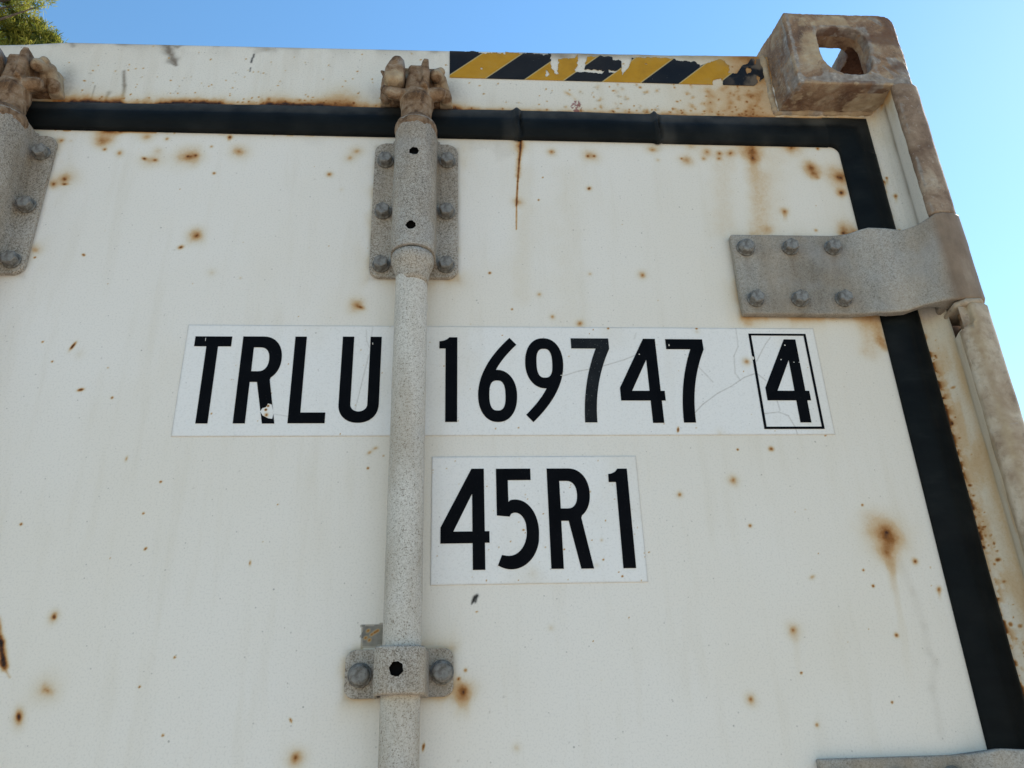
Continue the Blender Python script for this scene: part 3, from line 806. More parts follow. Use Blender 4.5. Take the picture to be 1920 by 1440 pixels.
# --- hazard tape with torn places (real holes in the film)
xs = dense(.2545, .6685, .00055); zs = dense(.4762, .5243, .00055)
def blob(X, Z, c, rx, rz): return ((X-c[0])/rx)**2+((Z-c[1])/rz)**2
def torn(xc, zc):
    w = (fbm(xc*260, zc*260, seed=81)-.5)*.0042; w2 = (fbm(xc*90, zc*90, seed=82)-.5)*.006
    X_, Z_ = xc+w, zc+w2*.6+w
    r = np.zeros_like(xc, bool)
    def poly(pts):
        nonlocal r
        ins = np.zeros_like(xc, bool); j = len(pts)-1
        for i in range(len(pts)):
            (x1, z1), (x2, z2) = pts[i], pts[j]
            if z1 != z2:
                ins ^= ((z1 > Z_) != (z2 > Z_)) & (X_ < (x2-x1)*(Z_-z1)/(z2-z1)+x1)
            j = i
        r |= ins
    poly([(0.3458, 0.5318), (0.3455, 0.5223), (0.3862, 0.5220), (0.3857, 0.4976), (0.3941, 0.4859), (0.3971, 0.5149), (0.4182, 0.5157), (0.4222, 0.5235), (0.4202, 0.5017), (0.4155, 0.4941), (0.4181, 0.4914), (0.4517, 0.4908), (0.4562, 0.4956), (0.4297, 0.4974), (0.4339, 0.5183), (0.4455, 0.5225), (0.4660, 0.5205), (0.4691, 0.5158), (0.4791, 0.5162), (0.4792, 0.5012), (0.4773, 0.4862), (0.4877, 0.5015), (0.4944, 0.5206), (0.5411, 0.5225), (0.5562, 0.5164), (0.5804, 0.5145), (0.5854, 0.5080), (0.5979, 0.5161), (0.6144, 0.5206), (0.6231, 0.5104), (0.6212, 0.4971), (0.6328, 0.4975), (0.6406, 0.5111), (0.6499, 0.5152), (0.6561, 0.5270), (0.6593, 0.5291), (0.6595, 0.5118), (0.6641, 0.5273), (0.6743, 0.5316), (0.6765, 0.5453)])
    for c, a, b in (((0.4660, 0.4950), .0060, .0030), ((0.3804, 0.4881), .0022, .0052), ((0.5119, 0.5090), .0020, .0011), ((0.2959, 0.4937), .0018, .0018), ((0.6487, 0.5028), .0036, .0055)):
        r |= blob(X_, Z_, c, a, b) < 1
    poly([(0.6583, 0.4947), (0.6620, 0.4911), (0.6599, 0.4687), (0.6556, 0.4685)]); poly([(0.5995, 0.4851), (0.6101, 0.4892), (0.6119, 0.4716), (0.5955, 0.4710)])
    r |= xc-(zc-.476)*1.085 > .6522+w*.3
    r |= xc > (0.6681, 0.5064)[0]+w*.6+.0004
    r |= zc > header_top(xc)-.0042+.0016*(xc > .27)*(fbm(xc*120, xc*0, seed=88)-.5)*2
    r |= (zc > .5205+w*2) & (fbm(xc*50, xc*0+3, seed=84) > .62) & (xc > .285)
    return ~r
me, X, Z = grid_mesh('hazard_tape', xs, zs, -.0007, torn)
at = me.attributes.new('grime', 'FLOAT', 'POINT')
gv = np.clip(.65*sstep(.60, .66, X)*sstep(.40, .62, fbm(X*60, Z*60, seed=91))+.5*np.exp(-np.clip(.523-Z, 0, 1)/.003)*fbm(X*50, Z*50, seed=92)+.10*fbm(X*20, Z*20, seed=93), 0, .9)
at.data.foreach_set('value', gv.astype(np.float32))
me2 = evaluated(me, [('SOLIDIFY', {'thickness': .0004, 'offset': 0.0})])
part('hazard_tape', me2, M_tape, parent=header)['label'] = 'torn yellow and black striped tape'

# --- door gasket: ribbed black rubber round the leaf
def gasket():
    prof = [(0, .0005), (.02, .004), (.06, .0055), (.12, .0060), (.20, .0078), (.32, .0088), (.45, .0092), (.56, .0090), (.62, .0078), (.68, .0074), (.78, .0068), (.90, .0050), (.97, .0030), (1.0, .0002)]
    W_ = .0478
    xi, zi = .7450, .3762
    st = []                                  # stations: (kind, position)
    for x in np.arange(XC+.008, xi-.0121, .0016): st.append(('t', x))
    for k in range(0, 13): st.append(('c', k/12))
    for z in np.arange(zi-.0121, -.42, -.0016): st.append(('v', z))
    for z in np.arange(-.42, ZB+.17, -.05): st.append(('v', z))
    cols = []; gr = []
    rc = .012
    for kind, p in st:
        row = []; g_ = []
        for t_, hgt in prof:
            d = t_*W_
            if kind == 't':
                s = p
                wob = (float(fbm(np.array([s*16.]), np.array([t_*2.]), seed=101)[0])-.5)*.0022
                x, z, y = s, zi+d+wob*(t_ > .5)*1.2, -hgt
                # the two lapped joints
                for xj, wd, up in ((.3385, .0040, .0022), (.5130, .0034, .0016)):
                    e = math.exp(-((s-xj)/wd)**2)
                    y -= e*up*2.2*(.6+.8*random.random())*math.sin(math.pi*min(max(t_, .05), .97))**.5; z += e*.0036*(t_-.45)*2
                    cr = math.exp(-((s-(xj+.0042+.0016*math.sin(t_*9)))/.0012)**2)
                    y += cr*.0075*math.sin(math.pi*t_)
                y += (float(fbm(np.array([s*55.]), np.array([t_*5.]), seed=103)[0])-.5)*.0012*math.sin(math.pi*t_)
                if s > .52: z += -.0008
                z -= .0042*t_*float(sstep(.10, -.20, s)) + .0012*t_
            elif kind == 'c':
                a = math.pi/2*(1-p)
                r_ = rc
                ix, iz = xi-rc+r_*math.cos(a), zi-rc+r_*math.sin(a)
                k_ = 1/max(abs(math.cos(a)), abs(math.sin(a)))
                ox, oz = xi-rc+(rc+W_)*math.cos(a)*k_, zi-rc+(rc+W_)*math.sin(a)*k_
                x, z, y = ix+(ox-ix)*t_, iz+(oz-iz)*t_, -hgt
            else:
                wob = (float(fbm(np.array([p*14.]), np.array([t_*2.+9]), seed=105)[0])-.5)*.0016
                x, z, y = xi+d+wob*(t_ > .5), p, -hgt
            row.append((x, y, z))
            f_ = float(fbm(np.array([x*40.]), np.array([z*40.]), seed=107)[0])
            jt = 0.0 if kind != 't' else .42*f_*(math.exp(-((s-.3290)/.0095)**4)+math.exp(-((s-.5260)/.0100)**4))
            tb = 1.0 if kind == 't' else (1-p if kind == 'c' else 0)
            g_.append(min(.9, jt + (tb*.62*float(sstep(.52, .74, t_))*f_*1.3 if kind != 'v' else .45*max(0, t_-.9)/.1*f_*1.5) + (.25*f_*f_ if kind == 't' and x > .51 else .10*f_*f_)))  # upper strip of the top run painted lighter: skyward highlight plus dust
        cols.append(row); gr.append(g_)
    n = len(prof)
    verts = [v for r in cols for v in r]
    faces = [(i*n+j, (i+1)*n+j, (i+1)*n+j+1, i*n+j+1) for i in range(len(cols)-1) for j in range(n-1)]
    me = bpy.data.meshes.new('door_gasket')
    me.from_pydata(verts, [], faces)
    me.update()
    at = me.attributes.new('grime', 'FLOAT', 'POINT')
    at.data.foreach_set('value', np.array([v for r in gr for v in r], np.float32))
    bm = bmesh.new(); bm.from_mesh(me); bmesh.ops.recalc_face_normals(bm, faces=bm.faces[:])
    if sum(f.normal.y for f in bm.faces) > 0: bmesh.ops.reverse_faces(bm, faces=bm.faces[:])
    bm.to_mesh(me); bm.free()
    o = part('door_gasket', me, M_rub, smooth=True)
    return o
gasket()

# --- right corner post: flange beside the gasket, then the lobe that carries the hinges
def corner_post():
    path = [(.780, .0008), (.790, .0008), (.797, .0008), (.8015, -.0015), (.8050, -.0060), (.8072, -.0120), (.8082, -.0175), (.8086, -.0200), (.8078, -.0225), (.8074, -.0300), (.8066, -.0380), (.8064, -.0445)]
    pa = np.array(path); pl_ = np.concatenate([[0], np.cumsum(np.hypot(*(pa[1:]-pa[:-1]).T))])
    xs = .780+dense(0, pl_[-1], .001)
    zs = np.concatenate([dense(ZB+.13, -.40, .03)[:-1], dense(-.40, .436, .001)])
    ledge = .780+float(np.interp(8.2, np.arange(len(pl_)), pl_))
    me, X, Z = grid_mesh('post_flange', xs, zs, .0008, lambda a, b: (a < ledge) | (b < .090) | (b > .2))
    lowz = sstep(.17, .09, Z)
    Xr = np.interp(X-.780, pl_, pa[:,0]); Yr = np.interp(X-.780, pl_, pa[:,1])
    k_ = sstep(.797, .808, Xr)*lowz
    Xr = Xr+.0040*k_*np.exp(-((Yr+.020)/.012)**2); 
    Xr = Xr+(fbm(X*40, Z*25, seed=118)-.5)*.0010*sstep(.80, .807, Xr)
    me.vertices.foreach_set('co', np.stack([Xr, Yr, Z], 1).astype(np.float32).ravel()); me.update()
    P = Paint(X, Z)
    e = np.clip(X-.7925, 0, 1)
    low = sstep(.16, .05, Z)
    k = np.exp(-e/(.0016+.0035*fbm(X*0+2, Z*26, seed=111)))*low*(.25+1.4*sstep(.38, .62, fbm(X*170, Z*170, seed=112)))
    P.rust = np.clip(k*.95, 0, .80)
    P.flecks(.793, .808, -.40, .11, 70, .0006, .0018, .3, .75, 9); P.flecks(.793, .816, -.40, .12, 90, .0008, .0020, .15, .5, 19, 'grime')
    for (x, z, r), a in (((0.7915, 0.3440, 0.00348),.7), ((0.7946, 0.3241, 0.00346),.7), ((0.7992, 0.3292, 0.00208),.7), ((0.7921, 0.3100, 0.00343),.75), ((0.8029, 0.3005, 0.00343),.65), ((0.7916, 0.2722, 0.00338),.75), ((0.7973, 0.2503, 0.00268),.7)):
        P.spot(x, z, r*1.05, a, .5, .8, .4, 14e-3)
    fw = np.clip((X-.797)/.022, 0, 1)*(1-.45*sstep(.818, .826, X))
    crease = np.exp(-((X-.8225)/.0035)**2)
    P.rust = 1-(1-P.rust)*(1-np.clip(.20*low*sstep(.42, .7, fbm(X*45, Z*14, seed=119)), 0, .3))
    P.rust = 1-(1-P.rust)*(1-np.clip(.34*fw*low*(.4+fbm(X*30, Z*9, seed=113)), 0, .6))
    P.rust = 1-(1-P.rust)*(1-np.clip(.55*np.exp(-np.clip(.436-Z, 0, 1)/.022)*sstep(.35, .65, fbm(X*50, Z*40, seed=116))*(.3+fw), 0, .5))
    P.grime = np.clip(crease*.70*(.3+fbm(X*0+4, Z*30, seed=117)) + .30*fw*sstep(.15, .3, Z)*(fbm(X*30, Z*16, seed=114)) + .5*np.exp(-np.clip(.432-Z, 0, 1)/.01)*fbm(X*60, Z*60, seed=115)*1.2, 0, .8)
    P.store(me)
    base = part('corner_post', me, M_header)
    base['label'] = 'cream post flange with rust flecks beside the gasket'
    def lobe(pts, z0, z1, mat, name, nz, amp, seed, label, notch=None):
        bm = bmesh.new(); extrude_xy(bm, pts, z0, z1, nz)
        me = bm_mesh(bm)
        if notch: me = evaluated(me, [('BOOLEAN', {'operation': 'DIFFERENCE', 'cutter': bm_mesh(notch)})])
        me = evaluated(me, [('BEVEL', {'width': .003, 'segments': 3, 'limit_method': 'ANGLE', 'angle_limit': 1.0})])
        roughen(me, amp, 40, seed)
        co = verts_of(me)
        f = fbm(co[:,0]*90, co[:,1]*90, co[:,2]*22, seed=seed+5)
        left = np.clip((.8110-co[:,0])/.006, 0, 1)*np.clip((co[:,1]+.046)/.006, 0, 1)
        tan = np.clip(left*1.1, 0, 1)*.75+ (f-.5)*.4 + (seed == 131)*.75*np.exp(-((co[:,0]-.8155)/.0045)**2)*fbm(co[:,0]*60, co[:,1]*60, co[:,2]*15, seed=seed+3)*1.5
        grey = (f > .66)*.3 + np.exp(-((co[:,0]-.8085)/.0022)**2)*(co[:,1] < -.040)*.9*fbm(co[:,0]*50, co[:,1]*50, co[:,2]*30, seed=seed+9)
        for nm, val in (('tan', tan), ('grey', grey)):
            at = me.attributes.new(nm, 'FLOAT', 'POINT'); at.data.foreach_set('value', np.clip(val, 0, 1).astype(np.float32))
        o = part(name, me, mat, smooth=True, parent=base)
        if label: o['label'] = label
        return o
    sec = [(.8110, .002), (.8110, -.004), (.8110, -.014), (.8095, -.030), (.8062, -.0440), (.8060, -.0470), (.8085, -.0505), (.815, -.0525), (.830, -.0520), (.8385, -.0475), (.8430, -.038), (.8455, -.022), (.846, .12), (.811, .12)]
    lobe(sec, .2385, .437, M_post, 'post_lobe', 60, .0005, 121, 'upper post lobe in brown rust film')
    sec2 = [(.8150, .002), (.8150, -.008), (.8150, -.020), (.8095, -.032), (.8062, -.0400), (.8060, -.0465), (.8150, -.0535), (.8180, -.0555), (.832, -.0550), (.8395, -.0500), (.8435, -.040), (.846, -.022), (.846, .12), (.815, .12)]
    nb = bmesh.new()
    prism_xz(nb, [(.790, .088), (.8145, .0915), (.8165, .096), (.8165, .130), (.790, .130)], -.070, -.0475)
    box(nb, .790, .8385, -.0474, .030, .089, .130)
    lobe(sec2, ZB+.13, .1165, M_post2, 'post_lobe', 220, .0005, 131, 'lower post lobe in stained cream and brown paint', nb)
    # curled cap above the notch under the hinge
    bm = bmesh.new()
    prism = [(.8095, -.022), (.8060, -.043), (.8150, -.0535), (.832, -.0550), (.8435, -.040), (.846, -.002), (.812, -.002)]
    extrude_xy(bm, prism, .1167, .1245, 2)
    me = evaluated(bm_mesh(bm), [('BEVEL', {'width': .003, 'segments': 3, 'limit_method': 'ANGLE', 'angle_limit': .8})])
    part('post_cap', me, M_post2, smooth=True, parent=base)
    bm = bmesh.new(); lathe(bm, .8255, -.030, [(.09, .0075), (.2385, .0075)], 16)
    part('hinge_pin', bm, M_brown, parent=base)
    bm = bmesh.new(); box(bm, .8005, .8455, .004, .12, .0921, .2384)
    part('post_back', bm, M_post, parent=base)
    # left post, plain
    bm = bmesh.new(); extrude_xy(bm, [(2*XC-x, y) for x, y in sec2][::-1], ZB+.13, .437, 1)
    part('corner_post', bm, M_post2)
corner_post()

# --- corner fittings
def corner_fitting():
    bm = bmesh.new()
    x0f, x0b, x1, y0, y1, z0, z1 = .6865, .6580, .8455, -.0500, .128, .4338, .5545
    v = [bm.verts.new(p) for p in [(x0f,y0,z0),(x1,y0,z0),(x1,y1,z0),(x0b,y1,z0),(x0f,y0,z1),(x1,y0,z1),(x1,y1,z1),(x0b,y1,z1)]]
    F_ = [bm.faces.new([v[i] for i in f]) for f in [(0,1,2,3),(4,7,6,5),(0,4,5,1),(1,5,6,2),(2,6,7,3),(3,7,4,0)]]
    bm.edges.ensure_lookup_table()
    def E(a, b): return [e for e in bm.edges if set(e.verts) == {v[a], v[b]}][0]
    big = [E(1, 5), E(5, 6)]
    bmesh.ops.bevel(bm, geom=big, offset=.0270, segments=8, profile=.5, affect='EDGES', offset_type='OFFSET')
    body = bm_mesh(bm)
    def cut(me, bmc): return evaluated(me, [('BOOLEAN', {'operation': 'DIFFERENCE', 'cutter': bm_mesh(bmc)})])
    c = bmesh.new(); box(c, .700, .822, -.024, .108, .4555, .5270)
    body = cut(body, c)
    c = bmesh.new(); prism_xz(c, rrect(.7240, .7895, .4505, .5310, [.033, .024, .022, .013], 6), -.09, -.002)
    body = cut(body, c)
    c = bmesh.new()                                       # opening in the top, seen from below as the bright wedge
    pts = rrect(.7235, .7880, -.0150, .1000, .016, 5)
    a = [c.verts.new((x, y, .51)) for x, y in pts]; b_ = [c.verts.new((x, y, .60)) for x, y in pts]
    c.faces.new(a[::-1]); c.faces.new(b_)
    for k in range(len(pts)): c.faces.new([a[k], a[(k+1) % len(pts)], b_[(k+1) % len(pts)], b_[k]])
    body = cut(body, c)
    c = bmesh.new()                                       # opening in the side
    pts = rrect(.005, .083, .470, .522, .020, 5)
    a = [c.verts.new((.81, y, z)) for y, z in pts]; b_ = [c.verts.new((.90, y, z)) for y, z in pts]
    c.faces.new(a[::-1]); c.faces.new(b_)
    for k in range(len(pts)): c.faces.new([a[k], a[(k+1) % len(pts)], b_[(k+1) % len(pts)], b_[k]])
    body = cut(body, c)
    body = evaluated(body, [('REMESH', {'mode': 'VOXEL', 'voxel_size': .0013}), ('SMOOTH', {'factor': .5, 'iterations': 5})])
    roughen(body, .0012, 48, 151)
    roughen(body, .0008, 230, 152)
    co = verts_of(body)
    x, y, z = co.T
    f = fbm(x*55, y*55, z*55, seed=161); ff = fbm(x*200, y*200, z*200, seed=162)
    front = y < -.035
    tan = np.zeros(len(co)); grey = np.zeros(len(co))
    # cream paint left on the face beside the hole, grey wear round the hole and along the lower rim
    tan += front*np.exp(-(((x-.712)/.017)**4))*np.exp(-(((z-.488)/.030)**4))*(.10+1.15*f)
    tan += front*.75*np.exp(-(((x-.735)/.045)**4))*np.exp(-(((z-.541)/.009)**4))*f*1.3
    tan += .42*sstep(.46, .72, fbm(x*62, y*62, z*62, o=5, seed=166))
    tan += (z < .4385)*(.62*sstep(.73, .80, x)+.25)*(.25+.9*f)*np.where(y > -.035, 1, .3)
    hd = np.maximum(np.abs(x-.757)-.033, np.abs(z-.489)-.041)
    grey += front*np.exp(-(np.clip(np.abs(hd), 0, 1)/.007)**2)*(.05+1.15*f)*(.5+.7*fbm(x*25, z*25, seed=165))
    grey += front*np.exp(-(((z-.441)/.006)**2))*(.3+.8*f)
    grey += front*.9*np.exp(-(((x-.690)/.004)**2))*(.3+.9*f)
    grey += (x < .6875)*(y > -.046)*(.36+.9*(fbm(x*30, y*110, z*22, seed=163)-.5))
    grey += front*(x > .78)*1.1*sstep(.52, .70, fbm(x*60+z*60, z*26-x*26, y*60, seed=164))
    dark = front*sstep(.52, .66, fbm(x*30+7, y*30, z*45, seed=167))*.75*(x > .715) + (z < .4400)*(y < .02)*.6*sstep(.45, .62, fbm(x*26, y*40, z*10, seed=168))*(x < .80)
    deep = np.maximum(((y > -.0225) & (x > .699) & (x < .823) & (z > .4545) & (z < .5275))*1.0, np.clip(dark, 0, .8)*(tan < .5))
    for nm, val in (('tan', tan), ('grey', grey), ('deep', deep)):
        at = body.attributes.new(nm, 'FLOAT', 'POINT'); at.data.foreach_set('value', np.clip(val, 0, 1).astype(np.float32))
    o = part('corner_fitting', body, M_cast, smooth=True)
    o['label'] = 'rusted corner casting with a worn oval hole'
    # weld bead and cream paint fillet round its back
    bm = bmesh.new()
    rr = random.Random(4)
    def bead(p, q, n, r):
        p, q = Vector(p), Vector(q)
        for k in range(n):
            t = k/n; t2 = (k+1.5)/n
            capsule(bm, p.lerp(q, t)+Vector((0, rr.uniform(-.0008, .0008), rr.uniform(-.0008, .0008))), p.lerp(q, min(1, t2)), r*rr.uniform(.85, 1.15), r*rr.uniform(.85, 1.15), 10)
    bead((.6715, .001, .528), (.6735, .001, .432), 14, .0042)
    bead((.6735, .0005, .4305), (.806, .0005, .4335), 20, .0038)
    wm = evaluated(bm_mesh(bm), [('REMESH', {'mode': 'VOXEL', 'voxel_size': .0011}), ('SMOOTH', {'factor': .5, 'iterations': 3})])
    roughen(wm, .0016, 120, 173)
    for nm, val in (('tan', .80), ('grey', .25)):
        at = wm.attributes.new(nm, 'FLOAT', 'POINT')
        cc = verts_of(wm); at.data.foreach_set('value', np.clip(val+(fbm(cc[:,0]*70, cc[:,1]*70, cc[:,2]*70, seed=171)-.5)*1.5, 0, 1).astype(np.float32))
    part('weld_bead', wm, M_cast, smooth=True, parent=o)
    # the other fittings of the box
    bm = bmesh.new(); box(bm, XL, XL+.16, -.05, .128, .4338, .5545, .008); part('corner_fitting', bm, M_cast)
    bm = bmesh.new(); box(bm, XL, XL+.16, -.05, .128, ZB, ZB+.12, .008); part('corner_fitting', bm, M_cast)
    bm = bmesh.new(); box(bm, XR-.16, XR, -.05, .128, ZB, ZB+.12, .008); part('corner_fitting', bm, M_cast)
corner_fitting()

# --- bolts
def hex_bolt_mesh(af=.0142, h=.0085, washer=.0098, rnd=False):
    bm = bmesh.new()
    n = 24 if rnd else 6
    r = af/2/math.cos(math.pi/6)
    pts = [(r*math.cos(math.pi/n*(2*k+1)), r*math.sin(math.pi/n*(2*k+1))) for k in range(n)]
    prism_xz(bm, pts, -h-.0016, -.0014, .0007 if not rnd else .003, 1 if not rnd else 3)
    prism_xz(bm, [(washer*math.cos(2*math.pi*k/28), washer*math.sin(2*math.pi*k/28)) for k in range(28)], -.0022, .0006, .0006, 2)
    return bm_mesh(bm)
bolt_me = hex_bolt_mesh(); bolt_me.materials.append(M_bolt)
round_me = hex_bolt_mesh(.0158, .0070, .0108, True); round_me.materials.append(M_bolt)
def bolts(parent, spots, y, kinds=None):
    for k, (x, z) in enumerate(spots):
        o = bpy.data.objects.new('bolt', round_me if kinds and kinds[k] else bolt_me)
        COL.objects.link(o); o.parent = parent; o.location = (x, y, z)
        o.rotation_euler = (random.uniform(-.03, .03), random.uniform(0, 1.05), random.uniform(-.03, .03))

# --- hinges
def hinge(z0, z1):
    out = [(.5832, -.0098), (.705, -.0100), (.722, -.0125), (.735, -.0195), (.745, -.0222), (.765, -.0232), (.782, -.0268), (.794, -.0355), (.803, -.0455), (.810, -.0512), (.818, -.0535), (.831, -.0535), (.8395, -.0495), (.8440, -.0420), (.8465, -.028), (.8465, -.012)]
    inn = [(.836, -.010), (.8050, -.012), (.802, -.024), (.792, -.0225), (.780, -.0150), (.765, -.0122), (.745, -.0112), (.735, -.0100), (.722, -.0035), (.705, -.0005), (.5832, -.0005)]
    bm = bmesh.new(); extrude_xy(bm, (out+inn)[::-1], z0, z1, 24)
    me = evaluated(bm_mesh(bm), [('BEVEL', {'width': .0018, 'segments': 3, 'limit_method': 'ANGLE', 'angle_limit': .9})])
    co = verts_of(me)
    # cast waist: the edges swell a little where the blade steps over the gasket
    zc = (z0+z1)/2; hh = (z1-z0)/2
    ax = np.abs(co[:,2]-zc)/hh
    k = .0045*np.exp(-((co[:,0]-.752)/.020)**2)-.0030*np.exp(-((co[:,0]-.785)/.014)**2)+.0035*sstep(.800, .812, co[:,0])
    co[:,2] += np.sign(co[:,2]-zc)*ax**3*k
    me.vertices.foreach_set('co', co.astype(np.float32).ravel()); me.update()
    roughen(me, .0006, 60, 181)
    co = verts_of(me)
    br = sstep(.800, .810, co[:,0]+.004*(fbm(co[:,0]*50, co[:,1]*50, co[:,2]*50, seed=183)-.5))
    at = me.attributes.new('film', 'FLOAT', 'POINT'); at.data.foreach_set('value', br.astype(np.float32))
    return me
nt = M_hinge.node_tree; bb = nt.nodes['Principled BSDF']
src = bb.inputs['Base Color'].links[0].from_socket
v_ = coords(nt, (1, 1, .4))
brown = ramp(nt, noise(nt, v_, 60, 5, .6), [(.3, (.17,.115,.075)), (.55, (.245,.175,.12)), (.78, (.34,.27,.20))]).outputs['Color']
nt.links.new(mix(nt, math_(nt, 'MULTIPLY', attr(nt, 'film'), .92), src, brown), bb.inputs['Base Color'])
hz0, hz1 = .1275, .2345
h1 = part('hinge', hinge(hz0, hz1), M_hinge, smooth=True)
me = h1.data
me.set_sharp_from_angle(angle=.7)
h1['label'] = 'upper galvanised hinge blade with six bolts'
bolts(h1, HB, -.0100, [1,0,0,0,0,0])
for dz in (-.325-hz1, -1.0-hz1, -1.95-hz1+.3):
    h2 = copy_part(h1, 0, dz)
    h2['label'] = 'lower galvanised hinge blade' 

# --- lock rods with their brackets, guides, cams and keepers
RX, RY = .2155, -.0285
def tube_mesh(cx, cy, prof, n=40): 
    bm = bmesh.new(); lathe(bm, cx, cy, prof, n); return bm_mesh(bm)
def rod():
    zs_ = np.linspace(.176, ZB+.06, 160)
    prof = [(z, .0172) for z in zs_]
    me = tube_mesh(RX-.0005, RY, prof)
    roughen(me, .0003, 70, 191)
    o = part('lock_rod', me, M_rod, smooth=True)
    col = tube_mesh(RX, RY, [(.1845, .0205), (.1838, .0225), (.1795, .0232), (.1745, .0230), (.1700, .0215), (.1655, .0196), (.1600, .0184), (.1550, .0176), (.148, .01725)][::-1])
    part('rod_collar', col, M_galv, smooth=True, parent=o)
    return o
rod1 = rod(); rod1['label'] = 'speckled galvanised lock rod beside the numbers'

def hump_section(cx, r, yc, foot, t=.0):
    """arch in x-y, from left foot over the rod to right foot"""
    pts = [(cx-r-.004, foot), (cx-r-.001, foot-.0035)]
    n = 22
    for k in range(n+1):
        a = math.pi*(1-k/n)
        pts.append((cx+r*math.cos(a), yc-r*math.sin(a)))
    pts += [(cx+r+.001, foot-.0035), (cx+r+.004, foot)]
    return pts

def bracket():
    bm = bmesh.new(); prism_xz(bm, rrect(.1660, .2650, .1735, .3625, .0120, 6), -.0056, -.0004, .0014, 3)
    me = bm_mesh(bm)
    roughen(me, .0003, 60, 201)
    o = part('rod_bracket', me, M_galv)
    sec = hump_section(RX, .0240, -.0290, -.0050)
    inn = [(RX+.0195*math.cos(math.pi*k/16), -.0290-.0195*math.sin(math.pi*k/16)) for k in range(17)]
    bm = bmesh.new(); extrude_xy(bm, sec+[(RX+.0195, -.005)]+inn+[(RX-.0195, -.005)], .1860, .3655, 30)
    me = bm_mesh(bm)
    for (hx, hz) in ((.2150, .3115), (.2138, .2100)):
        me = evaluated(me, [('BOOLEAN', {'operation': 'DIFFERENCE', 'cutter': cyl_y(hx, hz, .0054, -.08, -.030, 20, .10)})])
    me = evaluated(me, [('BEVEL', {'width': .0012, 'segments': 2, 'limit_method': 'ANGLE', 'angle_limit': 1.0})])
    hpart = part('bracket_sleeve', me, None, smooth=True, parent=o)
    shade_hole_walls(hpart.data, [(.2150, .3115, .0054), (.2138, .2100, .0054)], [M_galv, M_hole_shade])
    hpart.data.set_sharp_from_angle(angle=.8)
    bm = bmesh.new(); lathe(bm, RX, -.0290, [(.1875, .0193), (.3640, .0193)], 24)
    part('sleeve_hole_shade', bm, M_hole_shade, smooth=True, parent=o)  # added black core, so the sleeve holes look fully shaded
    bolts(o, [(.1790,.3345), (.2525,.3360), (.1788,.2605), (.2520,.2615), (.1792,.1885), (.2515,.1885)], -.0056)
    return o
br1 = bracket(); br1['label'] = 'bolted rod bracket with two dark holes'

def guide():
    bm = bmesh.new(); prism_xz(bm, rrect(.1635, .2605, -.2650, -.2235, .0085, 6), -.0046, -.0004, .0012, 3)
    o = part('rod_guide', bm, M_galv)
    t = [(.1895, -.0046), (.1915, -.030), (.1925, -.0440), (.1980, -.0515), (.2060, -.0530), (.2210, -.0530), (.2300, -.0515), (.2358, -.0440), (.2370, -.030), (.2390, -.0046)]
    i = [(.2350, -.0046), (.2330, -.042), (.2270, -.0480), (.2140, -.0490), (.2010, -.0480), (.1955, -.042), (.1935, -.0046)]
    bm = bmesh.new(); extrude_xy(bm, (t+i), -.2660, -.2262, 6)
    me = evaluated(bm_mesh(bm), [('BEVEL', {'width': .002, 'segments': 3, 'limit_method': 'ANGLE', 'angle_limit': .5})])
    co = verts_of(me)
    roughen(me, .0003, 70, 211)
    me = evaluated(me, [('BOOLEAN', {'operation': 'DIFFERENCE', 'cutter': cyl_y(.2122, -.2457, .0060, -.08, -.040, 26, .07)})])
    a = part('guide_strap', me, None, smooth=True, parent=o)
    shade_hole_walls(a.data, [(.2122, -.2457, .0060)], [M_galv, M_hole_shade])
    a.data.set_sharp_from_angle(angle=.8)
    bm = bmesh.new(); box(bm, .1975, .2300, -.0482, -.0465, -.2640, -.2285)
    part('strap_hole_shade', bm, M_hole_shade, parent=o)  # added black sheet, paints the shade behind the strap hole
    bolts(o, [(.1768,-.2455), (.2502,-.2445)], -.0046, [1, 1])
    return o
gd1 = guide(); gd1['label'] = 'small rod guide clamp with one dark hole'

def cam_lock():
    bm = bmesh.new()
    lathe(bm, RX, RY, [(.340, .0165), (.352, .0240), (.3585, .0250), (.3640, .0248), (.3700, .0225), (.3735, .0190), (.3800, .0180), (.3920, .0185), (.4005, .0202), (.4035, .0205), (.4060, .0192), (.4085, .0190), (.4160, .0165), (.4260, .0150), (.440, .0145)], 28)
    # head: flat block with two hooked arms
    box(bm, .2050, .2255, -.0420, -.0140, .4100, .4555, .003, 1)
    prism_xz(bm, [(.2215,.4180), (.2285,.4150), (.2310,.4400), (.2290,.4600), (.2235,.4610), (.2205,.4520)], -.0480, -.0150, .0025, 1)
    capsule(bm, (.2060, RY-.004, .412), (.1855, RY-.010, .4115), .0085, .0070)
    capsule(bm, (.1855, RY-.010, .4115), (.1765, RY-.002, .424), .0070, .0055)
    capsule(bm, (.2250, RY-.004, .4130), (.2420, RY-.006, .4140), .0090, .0085)
    me = evaluated(bm_mesh(bm), [('REMESH', {'mode': 'VOXEL', 'voxel_size': .0010}), ('SMOOTH', {'factor': .5, 'iterations': 2})])
    roughen(me, .0008, 120, 221)
    o = part('cam_lock', me, M_brown, smooth=True)
    return o
cl1 = cam_lock(); cl1['label'] = 'brown cast cam at the top of the rod beside the tape'

